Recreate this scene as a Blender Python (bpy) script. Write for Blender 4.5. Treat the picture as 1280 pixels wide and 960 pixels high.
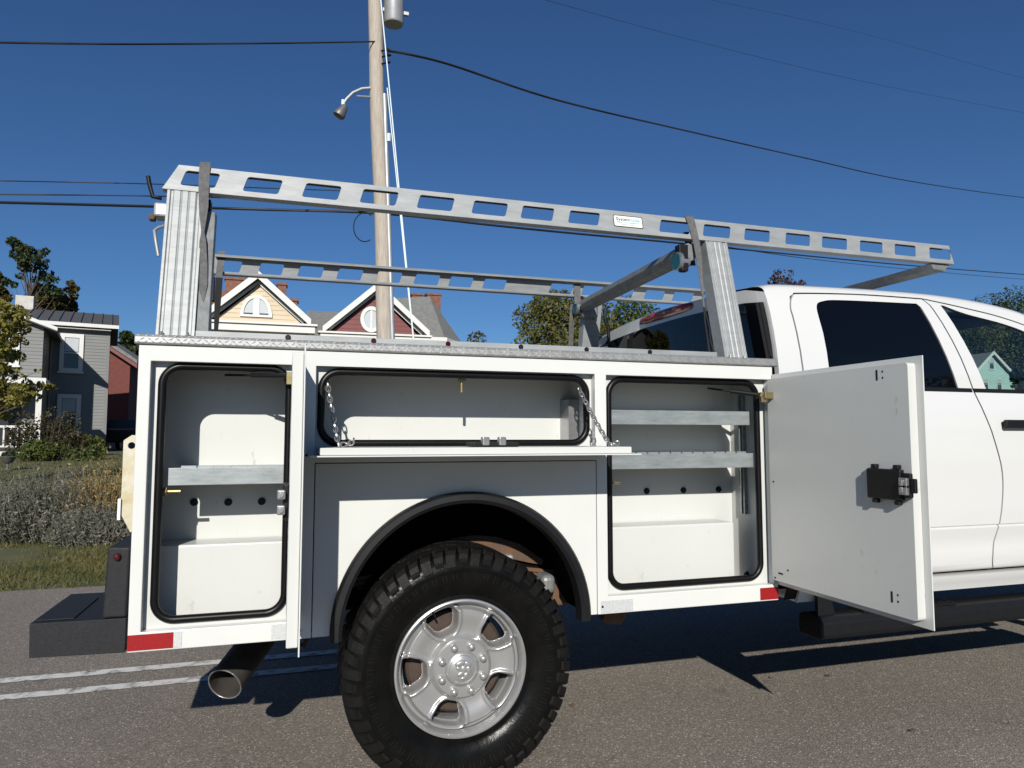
import bpy, bmesh, math, random
from mathutils import Vector, Matrix, noise
from mathutils.geometry import tessellate_polygon
rnd = random.Random(7)
R = math.radians
for o in list(bpy.data.objects): bpy.data.objects.remove(o)
scene = bpy.context.scene
COL = scene.collection

# ------------------------------------------------------------------ camera
FPX = 887.0
PITCH, YAW = math.atan(67/887), R(17.507)
CAMP = Vector((0, -2.40, 1.22))
cam = bpy.data.objects.new('camera', bpy.data.cameras.new('camera'))
COL.objects.link(cam); scene.camera = cam
cam.location = CAMP
cam.rotation_euler = (math.pi/2+PITCH, 0, -YAW)
cam.data.sensor_fit = 'HORIZONTAL'; cam.data.sensor_width = 36
cam.data.lens = FPX/1280*36
cam.data.clip_start = .05; cam.data.clip_end = 3000
_fh = Vector((math.sin(YAW), math.cos(YAW), 0)); _r = Vector((math.cos(YAW), -math.sin(YAW), 0)); _u = Vector((0, 0, 1))
_F = math.cos(PITCH)*_fh+math.sin(PITCH)*_u; _U = -math.sin(PITCH)*_fh+math.cos(PITCH)*_u
def at(x, y, Y=None, X=None, Z=None):
    """photo pixel -> point on a plane of the place"""
    d = _F+_r*((x-640)/FPX)-_U*((y-480)/FPX)
    if Y is not None: t = (Y-CAMP.y)/d.y
    elif X is not None: t = (X-CAMP.x)/d.x
    else: t = (Z-CAMP.z)/d.z
    return CAMP+d*t

# ------------------------------------------------------------------ light
LIGHT = Vector((.29, 1, -.515)).normalized()
ELEV = math.asin(-LIGHT.z)
w = bpy.data.worlds.new('World'); scene.world = w; w.use_nodes = True
nt = w.node_tree; bg = nt.nodes['Background']
sky = nt.nodes.new('ShaderNodeTexSky'); sky.sky_type = 'NISHITA'; sky.sun_disc = False
sky.sun_elevation = ELEV; sky.sun_rotation = math.atan2(-LIGHT.x, -LIGHT.y) % (2*math.pi)
sky.air_density = 1.0; sky.dust_density = 0.0; sky.ozone_density = 10.0; sky.altitude = 200
nt.links.new(sky.outputs[0], bg.inputs[0]); bg.inputs[1].default_value = .063
sun = bpy.data.objects.new('sun', bpy.data.lights.new('sun', 'SUN')); COL.objects.link(sun)
sun.data.energy = 4.9; sun.data.angle = R(.5); sun.data.color = (1, .955, .885)
sun.rotation_euler = LIGHT.to_track_quat('-Z', 'Y').to_euler(); sun.location = (-8, -20, 20)
vs = scene.view_settings
vs.view_transform = 'Standard'; vs.look = 'None'; vs.exposure = 0.17; vs.gamma = 1; vs.use_curve_mapping = False
scene.cycles.diffuse_bounces = 1; scene.cycles.max_bounces = 6
scene.render.resolution_x = 1024; scene.render.resolution_y = 768

# ------------------------------------------------------------------ materials
MATS = {}
def mat(name, col, rough=.5, metal=0, var=0, vscale=8, bump=0, bscale=60, col2=None, spec=.5, coat=0, stretch=None, thr=None, ior=None, detail=6):
    m = bpy.data.materials.new(name); m.use_nodes = True
    t = m.node_tree; b = t.nodes['Principled BSDF']
    b.inputs['Base Color'].default_value = (*col, 1)
    b.inputs['Roughness'].default_value = rough; b.inputs['Metallic'].default_value = metal
    b.inputs['Specular IOR Level'].default_value = spec; b.inputs['Coat Weight'].default_value = coat
    b.inputs['Coat Roughness'].default_value = .06
    if ior: b.inputs['IOR'].default_value = ior
    co = t.nodes.new('ShaderNodeTexCoord'); src = co.outputs['Object']
    if stretch:
        mp = t.nodes.new('ShaderNodeMapping'); mp.inputs['Scale'].default_value = stretch
        t.links.new(src, mp.inputs[0]); src = mp.outputs[0]
    if var or col2:
        n = t.nodes.new('ShaderNodeTexNoise'); n.inputs['Scale'].default_value = vscale; n.inputs['Detail'].default_value = detail
        n.inputs['Roughness'].default_value = .65
        t.links.new(src, n.inputs['Vector'])
        cr = t.nodes.new('ShaderNodeValToRGB')
        lo = thr[0] if thr else .3; hi = thr[1] if thr else .7
        cr.color_ramp.elements[0].position = lo; cr.color_ramp.elements[1].position = hi
        c2 = col2 if col2 else tuple(min(1, c*(1+var)) for c in col)
        c1 = col if col2 else tuple(c*(1-var) for c in col)
        cr.color_ramp.elements[0].color = (*c1, 1); cr.color_ramp.elements[1].color = (*c2, 1)
        t.links.new(n.outputs['Fac'], cr.inputs[0]); t.links.new(cr.outputs[0], b.inputs['Base Color'])
    if bump:
        n2 = t.nodes.new('ShaderNodeTexNoise'); n2.inputs['Scale'].default_value = bscale; n2.inputs['Detail'].default_value = 4
        t.links.new(src, n2.inputs['Vector'])
        bp = t.nodes.new('ShaderNodeBump'); bp.inputs['Strength'].default_value = bump; bp.inputs['Distance'].default_value = .01
        t.links.new(n2.outputs['Fac'], bp.inputs['Height']); t.links.new(bp.outputs[0], b.inputs['Normal'])
    MATS[name] = m
    return m

# two layers helper: adds scattered dark scuffs on a paint
def scuffed(name, col, rough, scuff=(.25, .24, .22), amount=.62, coat=0, scale=9.):
    m = mat(name, col, rough, var=.025, vscale=3, coat=coat, bump=.05, bscale=5)
    t = m.node_tree; b = t.nodes['Principled BSDF']
    base = b.inputs['Base Color'].links[0].from_socket
    co = [n for n in t.nodes if n.type == 'TEX_COORD'][0]
    mp = t.nodes.new('ShaderNodeMapping'); mp.inputs['Scale'].default_value = (2.2, 2.2, 1.0); mp.inputs['Rotation'].default_value = (.3, .5, .2)
    t.links.new(co.outputs['Object'], mp.inputs[0])
    n = t.nodes.new('ShaderNodeTexNoise'); n.inputs['Scale'].default_value = scale; n.inputs['Detail'].default_value = 9; n.inputs['Roughness'].default_value = .72
    t.links.new(mp.outputs[0], n.inputs['Vector'])
    cr = t.nodes.new('ShaderNodeValToRGB'); cr.color_ramp.elements[0].position = amount; cr.color_ramp.elements[1].position = amount+.07
    cr.color_ramp.elements[0].color = (0, 0, 0, 1); cr.color_ramp.elements[1].color = (.55, .55, .55, 1)
    t.links.new(n.outputs['Fac'], cr.inputs[0])
    mx = t.nodes.new('ShaderNodeMixRGB'); mx.inputs[2].default_value = (*scuff, 1)
    t.links.new(cr.outputs[0], mx.inputs[0]); t.links.new(base, mx.inputs[1]); t.links.new(mx.outputs[0], b.inputs['Base Color'])
    # uneven gloss
    n3 = t.nodes.new('ShaderNodeTexNoise'); n3.inputs['Scale'].default_value = 5; n3.inputs['Detail'].default_value = 5
    t.links.new(co.outputs['Object'], n3.inputs['Vector'])
    mr = t.nodes.new('ShaderNodeMapRange'); mr.inputs[3].default_value = rough*.7; mr.inputs[4].default_value = rough*1.4
    t.links.new(n3.outputs['Fac'], mr.inputs[0]); t.links.new(mr.outputs[0], b.inputs['Roughness'])
    return m

WHITE = scuffed('white_paint', (.60, .61, .585), .22, coat=.3, amount=.70)
INNER = scuffed('inner_paint', (.55, .56, .535), .3, amount=.635, scuff=(.30, .29, .26))
CABW = mat('cab_paint', (.60, .605, .59), .14, coat=1, var=.01, vscale=2, bump=.02, bscale=3)
GALV = mat('galvanised', (.15, .158, .158), .5, .35, col2=(.25, .26, .26), vscale=22, bump=.06, bscale=90)
ALU = mat('aluminium', (.245, .26, .262), .55, .30, col2=(.345, .36, .36), vscale=30, stretch=(.25, 1, 1), bump=.04, bscale=120)
TREADP = mat('tread_plate', (.23, .235, .235), .5, .45, col2=(.34, .345, .34), vscale=16, bump=.06, bscale=70)
SHELF = mat('shelf_zinc', (.24, .27, .27), .38, .5, col2=(.38, .41, .41), vscale=26, stretch=(.5, 1, 2))
RUBBER = mat('rubber', (.004, .004, .0045), .36, spec=.22, var=.3, vscale=20)
FLARE = mat('flare_rubber', (.008, .0085, .0095), .5, spec=.25, var=.25, vscale=14)
TYRE = mat('tyre_rubber', (.003, .003, .003), .27, col2=(.007, .007, .0065), vscale=14, bump=.1, bscale=80, spec=.13)
TREADR = mat('tread_rubber', (.006, .006, .006), .5, col2=(.012, .0115, .011), vscale=10, bump=.2, bscale=60, spec=.10)
RIM = mat('rim_silver', (.40, .40, .395), .29, .55, var=.05, vscale=9, coat=.25)
CHROME = mat('chrome', (.42, .42, .42), .32, .8, var=.1, vscale=40)
ZINC = mat('yellow_zinc', (.30, .25, .13), .35, .8, var=.2, vscale=60)
BLACK = mat('black_plastic', (.007, .007, .0075), .45, spec=.3)
BLACKM = mat('black_metal', (.007, .0075, .0085), .5, spec=.25, var=.2, vscale=30)
LINER = mat('bedliner_black', (.009, .0095, .011), .6, col2=(.018, .019, .022), vscale=140, bump=.15, bscale=420, spec=.3)
UNDER = mat('undercoat', (.003, .003, .003), .9, spec=.1, var=.3, vscale=6)
RUST = mat('rusty_steel', (.15, .07, .03), .85, col2=(.07, .055, .045), vscale=14, bump=.3, bscale=60)
PIPE = mat('exhaust_steel', (.10, .09, .08), .6, .5, col2=(.05, .04, .034), vscale=12)
GLASS = mat('tinted_glass', (.002, .0025, .004), .01, spec=.32, ior=1.52)
RED = mat('red_tape', (.27, .010, .012), .3, var=.2, vscale=140)
HATCH = mat('silver_tape', (.5, .52, .52), .35, .3, col2=(.72, .74, .74), vscale=150)
REDL = mat('red_lens', (.55, .008, .012), .1, coat=.6)
REDD = mat('dark_red_lens', (.05, .003, .004), .12, coat=.5)
STRAP = mat('strap_webbing', (.10, .10, .10), .85, var=.3, vscale=60)
STRAPB = mat('black_webbing', (.010, .010, .010), .9)
TEAL = mat('teal_cap', (.01, .10, .12), .4, var=.2, vscale=30)
LABELW = mat('label_white', (.75, .76, .72), .4)
INK = mat('ink_black', (.012, .012, .012), .5); INKT = mat('ink_teal', (.01, .33, .36), .5); INKG = mat('ink_grey', (.25, .25, .25), .5)
WORN = mat('worn_zinc_plate', (.40, .34, .17), .55, col2=(.52, .49, .40), vscale=14, thr=(.35, .6))
WOODP = mat('pole_wood', (.47, .42, .355), .85, col2=(.29, .25, .205), vscale=9, stretch=(6, 6, .35), bump=.4, bscale=30)
GREYM = mat('grey_metal', (.36, .37, .38), .45, .4, var=.1, vscale=6)
WIRE = mat('wire_black', (.012, .012, .013), .6)
GUY = mat('guy_white', (.55, .64, .66), .5)
TRIM = mat('white_trim', (.60, .60, .57), .55, var=.04, vscale=4)
SIDG = mat('grey_siding', (.165, .17, .165), .6, var=.07, vscale=1.3)
SIDY = mat('cream_siding', (.53, .435, .30), .6, var=.05, vscale=1.5)
SIDR = mat('red_siding', (.14, .032, .030), .6, var=.1, vscale=2)
SIDM = mat('mint_siding', (.40, .55, .50), .6, var=.05, vscale=2)
BRICKR = mat('dark_red_brick', (.12, .030, .022), .8, var=.25, vscale=6)
BRICK = mat('orange_brick', (.17, .078, .052), .85, var=.3, vscale=7)
MROOF = mat('metal_roof', (.075, .075, .076), .6, 0, var=.08, vscale=1)
SHING = mat('shingle', (.13, .132, .128), .9, col2=(.20, .20, .19), vscale=5, bump=.3, bscale=12)
SHINGB = mat('brown_shingle', (.11, .055, .04), .9, var=.25, vscale=4)
WGLASS = mat('window_glass', (.05, .06, .07), .06, var=.3, vscale=2)
BLIND = mat('window_blind', (.42, .45, .47), .5, var=.06, vscale=3)
STONE = mat('foundation', (.15, .15, .15), .9, var=.3, vscale=5)
CHIMW = mat('pale_chimney', (.48, .46, .42), .9, var=.2, vscale=4)
BARK = mat('bark', (.09, .07, .05), .95, var=.35, vscale=8, bump=.5, bscale=20)
CARP = mat('car_dark', (.008, .009, .012), .4)
TERRA = mat('pot_grey', (.10, .10, .095), .8, var=.2, vscale=12)
LAMPH = mat('lamp_head', (.15, .15, .15), .5, .5)

def leafmat(name, a, b, trans=.25, vs_=3):
    m = mat(name, a, .55, col2=b, vscale=vs_, spec=.3, thr=(.32, .68))
    t = m.node_tree; bs = t.nodes['Principled BSDF']
    tr = t.nodes.new('ShaderNodeBsdfTranslucent'); mx = t.nodes.new('ShaderNodeMixShader'); mx.inputs[0].default_value = trans
    t.links.new(bs.inputs['Base Color'].links[0].from_socket, tr.inputs[0])
    out = [n for n in t.nodes if n.type == 'OUTPUT_MATERIAL'][0]
    t.links.new(bs.outputs[0], mx.inputs[1]); t.links.new(tr.outputs[0], mx.inputs[2]); t.links.new(mx.outputs[0], out.inputs[0])
    return m
L_DARK = leafmat('leaf_dark', (.020, .035, .012), (.055, .075, .022))
L_AUT = leafmat('leaf_autumn', (.045, .052, .014), (.105, .075, .022))
L_GREEN = leafmat('leaf_green', (.035, .060, .012), (.105, .120, .028))
L_YEL = leafmat('leaf_yellow', (.11, .12, .022), (.25, .21, .045), vs_=5)
L_OLIVE = leafmat('leaf_olive', (.065, .075, .020), (.155, .145, .042))
L_RED = leafmat('leaf_maroon', (.035, .012, .012), (.065, .028, .02))
L_SAGE = leafmat('leaf_sage', (.095, .10, .072), (.215, .205, .165), .15, 2)
L_TAN = leafmat('grass_tan', (.22, .155, .06), (.36, .27, .12), .2, 4)
L_GRASS = leafmat('grass_blade', (.055, .078, .018), (.17, .145, .055), .25, 1.6)

def clear_glass(name, tint):
    m = bpy.data.materials.new(name); m.use_nodes = True; t = m.node_tree; t.nodes.clear()
    o = t.nodes.new('ShaderNodeOutputMaterial'); tr = t.nodes.new('ShaderNodeBsdfTransparent'); tr.inputs[0].default_value = (*tint, 1)
    gl = t.nodes.new('ShaderNodeBsdfGlossy'); gl.inputs['Roughness'].default_value = .01; gl.inputs['Color'].default_value = (.9, .95, 1, 1)
    lw = t.nodes.new('ShaderNodeLayerWeight'); lw.inputs['Blend'].default_value = .5
    pw = t.nodes.new('ShaderNodeMath'); pw.operation = 'POWER'; pw.inputs[1].default_value = 5; t.links.new(lw.outputs['Facing'], pw.inputs[0])
    f = t.nodes.new('ShaderNodeMath'); f.operation = 'MULTIPLY_ADD'; f.inputs[1].default_value = .9; f.inputs[2].default_value = .04; t.links.new(pw.outputs[0], f.inputs[0])
    mx = t.nodes.new('ShaderNodeMixShader')
    t.links.new(f.outputs[0], mx.inputs[0]); t.links.new(tr.outputs[0], mx.inputs[1]); t.links.new(gl.outputs[0], mx.inputs[2]); t.links.new(mx.outputs[0], o.inputs[0])
    return m
CLEAR = clear_glass('clear_glass', (.80, .87, .86))
# asphalt
ASPH = bpy.data.materials.new('asphalt'); ASPH.use_nodes = True
t = ASPH.node_tree; b = t.nodes['Principled BSDF']; b.inputs['Roughness'].default_value = .85
co = t.nodes.new('ShaderNodeTexCoord')
v = t.nodes.new('ShaderNodeTexVoronoi'); v.inputs['Scale'].default_value = 190
n = t.nodes.new('ShaderNodeTexNoise'); n.inputs['Scale'].default_value = .9; n.inputs['Detail'].default_value = 8
n2 = t.nodes.new('ShaderNodeTexNoise'); n2.inputs['Scale'].default_value = 220; n2.inputs['Detail'].default_value = 3
for q in (v, n, n2): t.links.new(co.outputs['Object'], q.inputs['Vector'])
sepv = t.nodes.new('ShaderNodeSeparateColor'); t.links.new(v.outputs['Color'], sepv.inputs[0])
cr = t.nodes.new('ShaderNodeValToRGB'); e = cr.color_ramp.elements
e[0].position = .05; e[0].color = (.130, .112, .092, 1); e[1].position = .93; e[1].color = (.270, .238, .200, 1)
e2 = e.new(.985); e2.color = (.50, .46, .41, 1)
t.links.new(sepv.outputs[0], cr.inputs[0])
crn = t.nodes.new('ShaderNodeValToRGB'); crn.color_ramp.elements[0].position = .3; crn.color_ramp.elements[1].position = .7
crn.color_ramp.elements[0].color = (.84, .84, .84, 1); crn.color_ramp.elements[1].color = (1.08, 1.07, 1.05, 1)
t.links.new(n.outputs['Fac'], crn.inputs[0])
mul = t.nodes.new('ShaderNodeMixRGB'); mul.blend_type = 'MULTIPLY'; mul.inputs[0].default_value = 1
t.links.new(cr.outputs[0], mul.inputs[1]); t.links.new(crn.outputs[0], mul.inputs[2])
n4 = t.nodes.new('ShaderNodeTexNoise'); n4.inputs['Scale'].default_value = 3.2; n4.inputs['Detail'].default_value = 5; n4.inputs['Roughness'].default_value = .6; t.links.new(co.outputs['Object'], n4.inputs['Vector'])
cr4 = t.nodes.new('ShaderNodeValToRGB'); cr4.color_ramp.elements[0].position = .62; cr4.color_ramp.elements[1].position = .74; cr4.color_ramp.elements[0].color = (1, 1, 1, 1); cr4.color_ramp.elements[1].color = (.68, .67, .66, 1)
t.links.new(n4.outputs['Fac'], cr4.inputs[0])
mu2 = t.nodes.new('ShaderNodeMixRGB'); mu2.blend_type = 'MULTIPLY'; mu2.inputs[0].default_value = 1
t.links.new(mul.outputs[0], mu2.inputs[1]); t.links.new(cr4.outputs[0], mu2.inputs[2]); t.links.new(mu2.outputs[0], b.inputs['Base Color'])
bp = t.nodes.new('ShaderNodeBump'); bp.inputs['Strength'].default_value = .55; bp.inputs['Distance'].default_value = .004
t.links.new(v.outputs['Distance'], bp.inputs['Height']); t.links.new(bp.outputs[0], b.inputs['Normal'])
# worn paint for the lines
LINE = mat('road_paint', (.12, .115, .105), .8, col2=(.62, .61, .58), vscale=16, thr=(.33, .50), detail=9)
SOIL = mat('lawn_soil', (.058, .074, .022), .95, col2=(.118, .105, .048), vscale=3, bump=.6, bscale=20)

# ------------------------------------------------------------------ mesh helpers
class MB:
    def __init__(s): s.v = []; s.f = []
    def add(s, vs_, fs):
        o = len(s.v); s.v += [tuple(p) for p in vs_]; s.f += [tuple(i+o for i in f) for f in fs]; return s
    def box(s, x0, x1, y0, y1, z0, z1):
        return s.add([(x0,y0,z0),(x1,y0,z0),(x1,y1,z0),(x0,y1,z0),(x0,y0,z1),(x1,y0,z1),(x1,y1,z1),(x0,y1,z1)],
                     [(0,3,2,1),(4,5,6,7),(0,1,5,4),(1,2,6,5),(2,3,7,6),(3,0,4,7)])
    def obox(s, c, ax, ay, az):
        c, ax, ay, az = Vector(c), Vector(ax), Vector(ay), Vector(az)
        P = [c+ax*i+ay*j+az*k for k in (-1, 1) for j in (-1, 1) for i in (-1, 1)]
        return s.add(P, [(0,2,3,1),(4,5,7,6),(0,1,5,4),(1,3,7,5),(3,2,6,7),(2,0,4,6)])
    def prism(s, poly, fn, d0, d1):
        n = len(poly)
        s.add([fn(a, b_, d0) for a, b_ in poly]+[fn(a, b_, d1) for a, b_ in poly],
              [tuple(range(n)), tuple(range(2*n-1, n-1, -1))]+[(i, i+n, (i+1) % n+n, (i+1) % n) for i in range(n)])
        return s
    def plate(s, outer, holes, fn, d0, d1):
        loops = [outer]+list(holes)
        pts = [p for l in loops for p in l]; N = len(pts)
        tri = tessellate_polygon([[Vector((a, b_, 0)) for a, b_ in l] for l in loops])
        fs = [tuple(q) for q in tri]+[(q[2]+N, q[1]+N, q[0]+N) for q in tri]
        o = 0
        for l in loops:
            m = len(l); fs += [(o+i, o+(i+1) % m, o+(i+1) % m+N, o+i+N) for i in range(m)]; o += m
        return s.add([fn(a, b_, d0) for a, b_ in pts]+[fn(a, b_, d1) for a, b_ in pts], fs)
    def tube(s, pts, r, n=8, closed=False, caps=True, sx=1.0):
        pts = [Vector(p) for p in pts]; m = len(pts); rr = r if isinstance(r, (list, tuple)) else [r]*m
        rings = []; up = None
        for i in range(m):
            if closed: d = pts[(i+1) % m]-pts[i-1]
            else: d = pts[min(i+1, m-1)]-pts[max(i-1, 0)]
            d.normalize()
            if up is None: up = Vector((0, 0, 1)) if abs(d.z) < .9 else Vector((1, 0, 0))
            a = d.cross(up)
            if a.length < 1e-5: a = d.cross(Vector((0, 1, 0)))
            a.normalize(); b_ = a.cross(d); up = b_
            rings.append([pts[i]+a*(rr[i]*sx*math.cos(2*math.pi*k/n))+b_*(rr[i]*math.sin(2*math.pi*k/n)) for k in range(n)])
        V = [p for g in rings for p in g]; F = []
        for i in range(m if closed else m-1):
            j = (i+1) % m
            for k in range(n): F.append((i*n+k, i*n+(k+1) % n, j*n+(k+1) % n, j*n+k))
        if caps and not closed: F += [tuple(range(n-1, -1, -1)), tuple((m-1)*n+k for k in range(n))]
        return s.add(V, F)
    def lathe(s, prof, fn, n=48, closed=False, caps=False):
        m = len(prof); V = [fn(r_, h, 2*math.pi*k/n) for r_, h in prof for k in range(n)]; F = []
        for i in range(m if closed else m-1):
            j = (i+1) % m
            for k in range(n): F.append((i*n+k, i*n+(k+1) % n, j*n+(k+1) % n, j*n+k))
        if caps: F += [tuple(range(n-1, -1, -1)), tuple((m-1)*n+k for k in range(n))]
        return s.add(V, F)
    def ribbon(s, pts, wd, th):
        """flat strap through pts, each with its own width vector"""
        for i in range(len(pts)-1):
            pass
        V = []; F = []
        for i, p in enumerate(pts):
            p = Vector(p); a = Vector(wd[i])
            d = Vector(pts[min(i+1, len(pts)-1)])-Vector(pts[max(i-1, 0)])
            nn = a.cross(d).normalized()*th
            V += [p-a-nn, p+a-nn, p+a+nn, p-a+nn]
        m = len(pts)
        for i in range(m-1):
            for k in range(4): F.append((i*4+k, i*4+(k+1) % 4, (i+1)*4+(k+1) % 4, (i+1)*4+k))
        F += [(3, 2, 1, 0), tuple((m-1)*4+k for k in range(4))]
        return s.add(V, F)

WT = {}
def empty(name, loc, parent=None):
    o = bpy.data.objects.new(name, None); COL.objects.link(o); o.location = loc; o.empty_display_size = .2
    WT[o] = Vector(loc)
    if parent: o.parent = parent; o.matrix_parent_inverse = Matrix.Translation(-WT[parent])
    return o
def obj(name, mb, material, parent=None, smooth=None, bevel=0, seg=2, kind=None, label=None, cat=None, group=None, fixn=True):
    me = bpy.data.meshes.new(name)
    vs_ = mb.v
    lo = [min(p[i] for p in vs_) for i in range(3)]; hi = [max(p[i] for p in vs_) for i in range(3)]
    c = Vector(((lo[0]+hi[0])/2, (lo[1]+hi[1])/2, lo[2]))
    me.from_pydata([(p[0]-c.x, p[1]-c.y, p[2]-c.z) for p in vs_], [], mb.f)
    if fixn:
        bm = bmesh.new(); bm.from_mesh(me); bmesh.ops.recalc_face_normals(bm, faces=bm.faces); bm.to_mesh(me); bm.free()
    me.materials.append(material)
    o = bpy.data.objects.new(name, me); COL.objects.link(o); o.location = c; WT[o] = c
    if parent: o.parent = parent; o.matrix_parent_inverse = Matrix.Translation(-WT[parent])
    if smooth is not None:
        me.shade_smooth()
        me.set_sharp_from_angle(angle=R(smooth))
    if bevel:
        bv = o.modifiers.new('bevel', 'BEVEL'); bv.width = bevel; bv.segments = seg; bv.limit_method = 'ANGLE'; bv.angle_limit = R(40)
    tag(o, label, cat, group, kind)
    return o
def tag(o, label=None, cat=None, group=None, kind=None):
    if label: o['label'] = label
    if cat: o['category'] = cat
    if group: o['group'] = group
    if kind: o['kind'] = kind
def copy_tree(o, parent=None):
    c = o.copy(); COL.objects.link(c); c.parent = parent
    for ch in list(o.children): copy_tree(ch, c)
    return c
def rrect(x0, x1, z0, z1, r, n=6):
    P = []
    for cx, cz, a0 in ((x1-r, z1-r, 0), (x0+r, z1-r, 90), (x0+r, z0+r, 180), (x1-r, z0+r, 270)):
        for k in range(n+1): a = R(a0+90*k/n); P.append((cx+r*math.cos(a), cz+r*math.sin(a)))
    return P
def rect(x0, x1, z0, z1): return [(x0, z0), (x1, z0), (x1, z1), (x0, z1)]
XZ = lambda a, b_, d: (a, d, b_)        # plate standing along the side of the truck
YZ = lambda a, b_, d: (d, a, b_)
XY = lambda a, b_, d: (a, b_, d)

# ================================================================== GROUND
def sm(a, b_, x):
    t_ = max(0, min(1, (x-a)/(b_-a))); return t_*t_*(3-2*t_)
def gz(x, y):
    if y < 4: return -.035
    z = -.035+.04*sm(4.0, 4.6, y)+.62*sm(7, 32, y)+5.0*sm(60, 220, y)+7.5*sm(45, 78, y)*sm(45, 95, x)+14*sm(80, 150, y)*sm(60, 130, x)
    return z
g = MB(); xs = [-600, -300, -150, -80, -50]+[-40+2*i for i in range(41)]+[45, 50, 60, 70, 80, 95, 110, 130, 150, 200, 300, 600]
ys = [-600, -300, -100, -40, -20, -8, -2, 2, 4.0, 4.3, 4.6, 5.2, 6, 7, 8, 9.5, 11, 13, 15, 18, 21, 24, 28, 32, 38, 45, 60, 80, 110, 150, 220, 400, 900]
V = [(x, y, gz(x, y)) for y in ys for x in xs]; nx = len(xs)
g.add(V, [(j*nx+i, j*nx+i+1, (j+1)*nx+i+1, (j+1)*nx+i) for j in range(len(ys)-1) for i in range(nx-1)])
obj('ground', g, SOIL, kind='structure', smooth=60)
GZ0 = .016
rd = MB(); NX = 160
xx = [-200+2.5*i for i in range(NX+1)]
edge = lambda x: 4.18+.05*math.sin(x*1.7)+.03*math.sin(x*4.1+1)
V = [(x, -9.0, GZ0) for x in xx]+[(x, edge(x), GZ0) for x in xx]
rd.add(V, [(i, i+1, i+NX+2, i+NX+1) for i in range(NX)])
road = obj('road', rd, ASPH, kind='structure')
for yy in (at(0, 873, Z=GZ0).y, at(0, 852, Z=GZ0).y):
    m_ = MB(); n_ = 60
    P = []; Q = []
    for i in range(n_+1):
        x = -9+9.3*i/n_; j = .0015*math.sin(x*9)+.0012*math.sin(x*23+yy)
        P.append((x, yy-.040+j, GZ0+.004)); Q.append((x, yy+.040-j*.5, GZ0+.004))
    m_.add(P+Q, [(i, i+1, i+n_+2, i+n_+1) for i in range(n_)])
    obj('painted_line', m_, LINE, road)

# grass of the verge and the lawn beyond
def blade(mb, x, y, z, h, w_, lean=.4):
    a = rnd.uniform(0, 6.283); dx, dy = math.cos(a)*w_, math.sin(a)*w_
    lx, ly = rnd.gauss(0, lean)*h, rnd.gauss(0, lean)*h
    o = len(mb.v)
    mb.v += [(x-dx, y-dy, z), (x+dx, y+dy, z), (x+lx, y+ly, z+h)]; mb.f.append((o, o+1, o+2))
gr = MB()
for i in range(84000):
    x = rnd.uniform(-8.5, .5); y = 4.12+3.2*rnd.random()**1.05
    d = noise.noise(Vector((x*.9, y*.9, 0)))
    if rnd.random() > .78+d*1.1: continue
    if y < 4.22 and rnd.random() < .5: continue
    blade(gr, x, y, gz(x, y)-.005, rnd.uniform(.02, .06)*(1+.5*d), rnd.uniform(.003, .006), .6)
for i in range(26000):
    x = rnd.uniform(-20, -1); y = rnd.uniform(6.8, 27)
    blade(gr, x, y, gz(x, y)-.005, rnd.uniform(.04, .10), rnd.uniform(.008, .018), .5)
obj('grass', gr, L_GRASS, kind='stuff', label='short patchy autumn grass growing between street and houses', cat='grass', fixn=False)

# ================================================================== TRUCK
TR_ = empty('service_truck', (.6, .96, 0))
tag(TR_, 'white utility pickup truck with open side compartments and silver ladder rack', 'truck')
BW = 1.92; X0, X1 = -.44, 1.856; ZB, ZT = .583, 1.505
C1 = (-.405, .030, .640, 1.455); C2 = (.085, 1.078, 1.182, 1.455); C3 = (1.124, 1.838, .645, 1.452)
# face frame
fr = MB()
outer = [(X0, ZB), (.086, ZB), (.086, 1.138), (1.082, 1.138), (1.082, ZB), (X1, ZB), (X1, ZT), (X0, ZT)]
fr.plate(outer, [rect(*C1), rect(*C2), rect(*C3)], XZ, 0, .034)
body = obj('service_body', fr, WHITE, TR_, bevel=.0025)
def arc(cx, cz, r, a0, a1, n): return [(cx+r*math.cos(R(a0+(a1-a0)*k/n)), cz+r*math.sin(R(a0+(a1-a0)*k/n))) for k in range(n+1)]
ACX, ACZ, AR = .594, .583, .432
fp = MB()
fp.plate([(.0885, ZB+.001)]+[(.0885, 1.1355), (1.0795, 1.1355), (1.0795, ZB+.001)]+arc(ACX, ACZ+.001, AR, 0, 180, 40), [], XZ, .001, .02)
obj('fender_panel', fp, WHITE, TR_, bevel=.0015)
bk = MB().box(.06, 1.10, .026, .03, 1.06, 1.16); bk.box(.07, .10, .022, .026, ZB+.01, 1.06); bk.box(1.07, 1.10, .022, .026, ZB+.01, 1.06)
obj('panel_backing', bk, BLACK, body)
# flare: rubber lip following the arch
fl = MB()
prof = [(.452, -.004), (.452, -.022), (.444, -.034), (.426, -.036), (.414, -.026), (.410, .02), (.422, .02), (.428, -.004)]
V = []; n_ = 56; mp_ = len(prof)
for k in range(n_+1):
    a = R(-1.5+183*k/n_)
    V += [(ACX+r_*math.cos(a), d, ACZ+r_*math.sin(a)) for r_, d in prof]
fl.add(V, [(k*mp_+i, k*mp_+(i+1) % mp_, (k+1)*mp_+(i+1) % mp_, (k+1)*mp_+i) for k in range(n_) for i in range(mp_)]+[tuple(range(mp_)), tuple(n_*mp_+i for i in range(mp_))])
obj('fender_flare', fl, FLARE, TR_, smooth=35)
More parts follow.
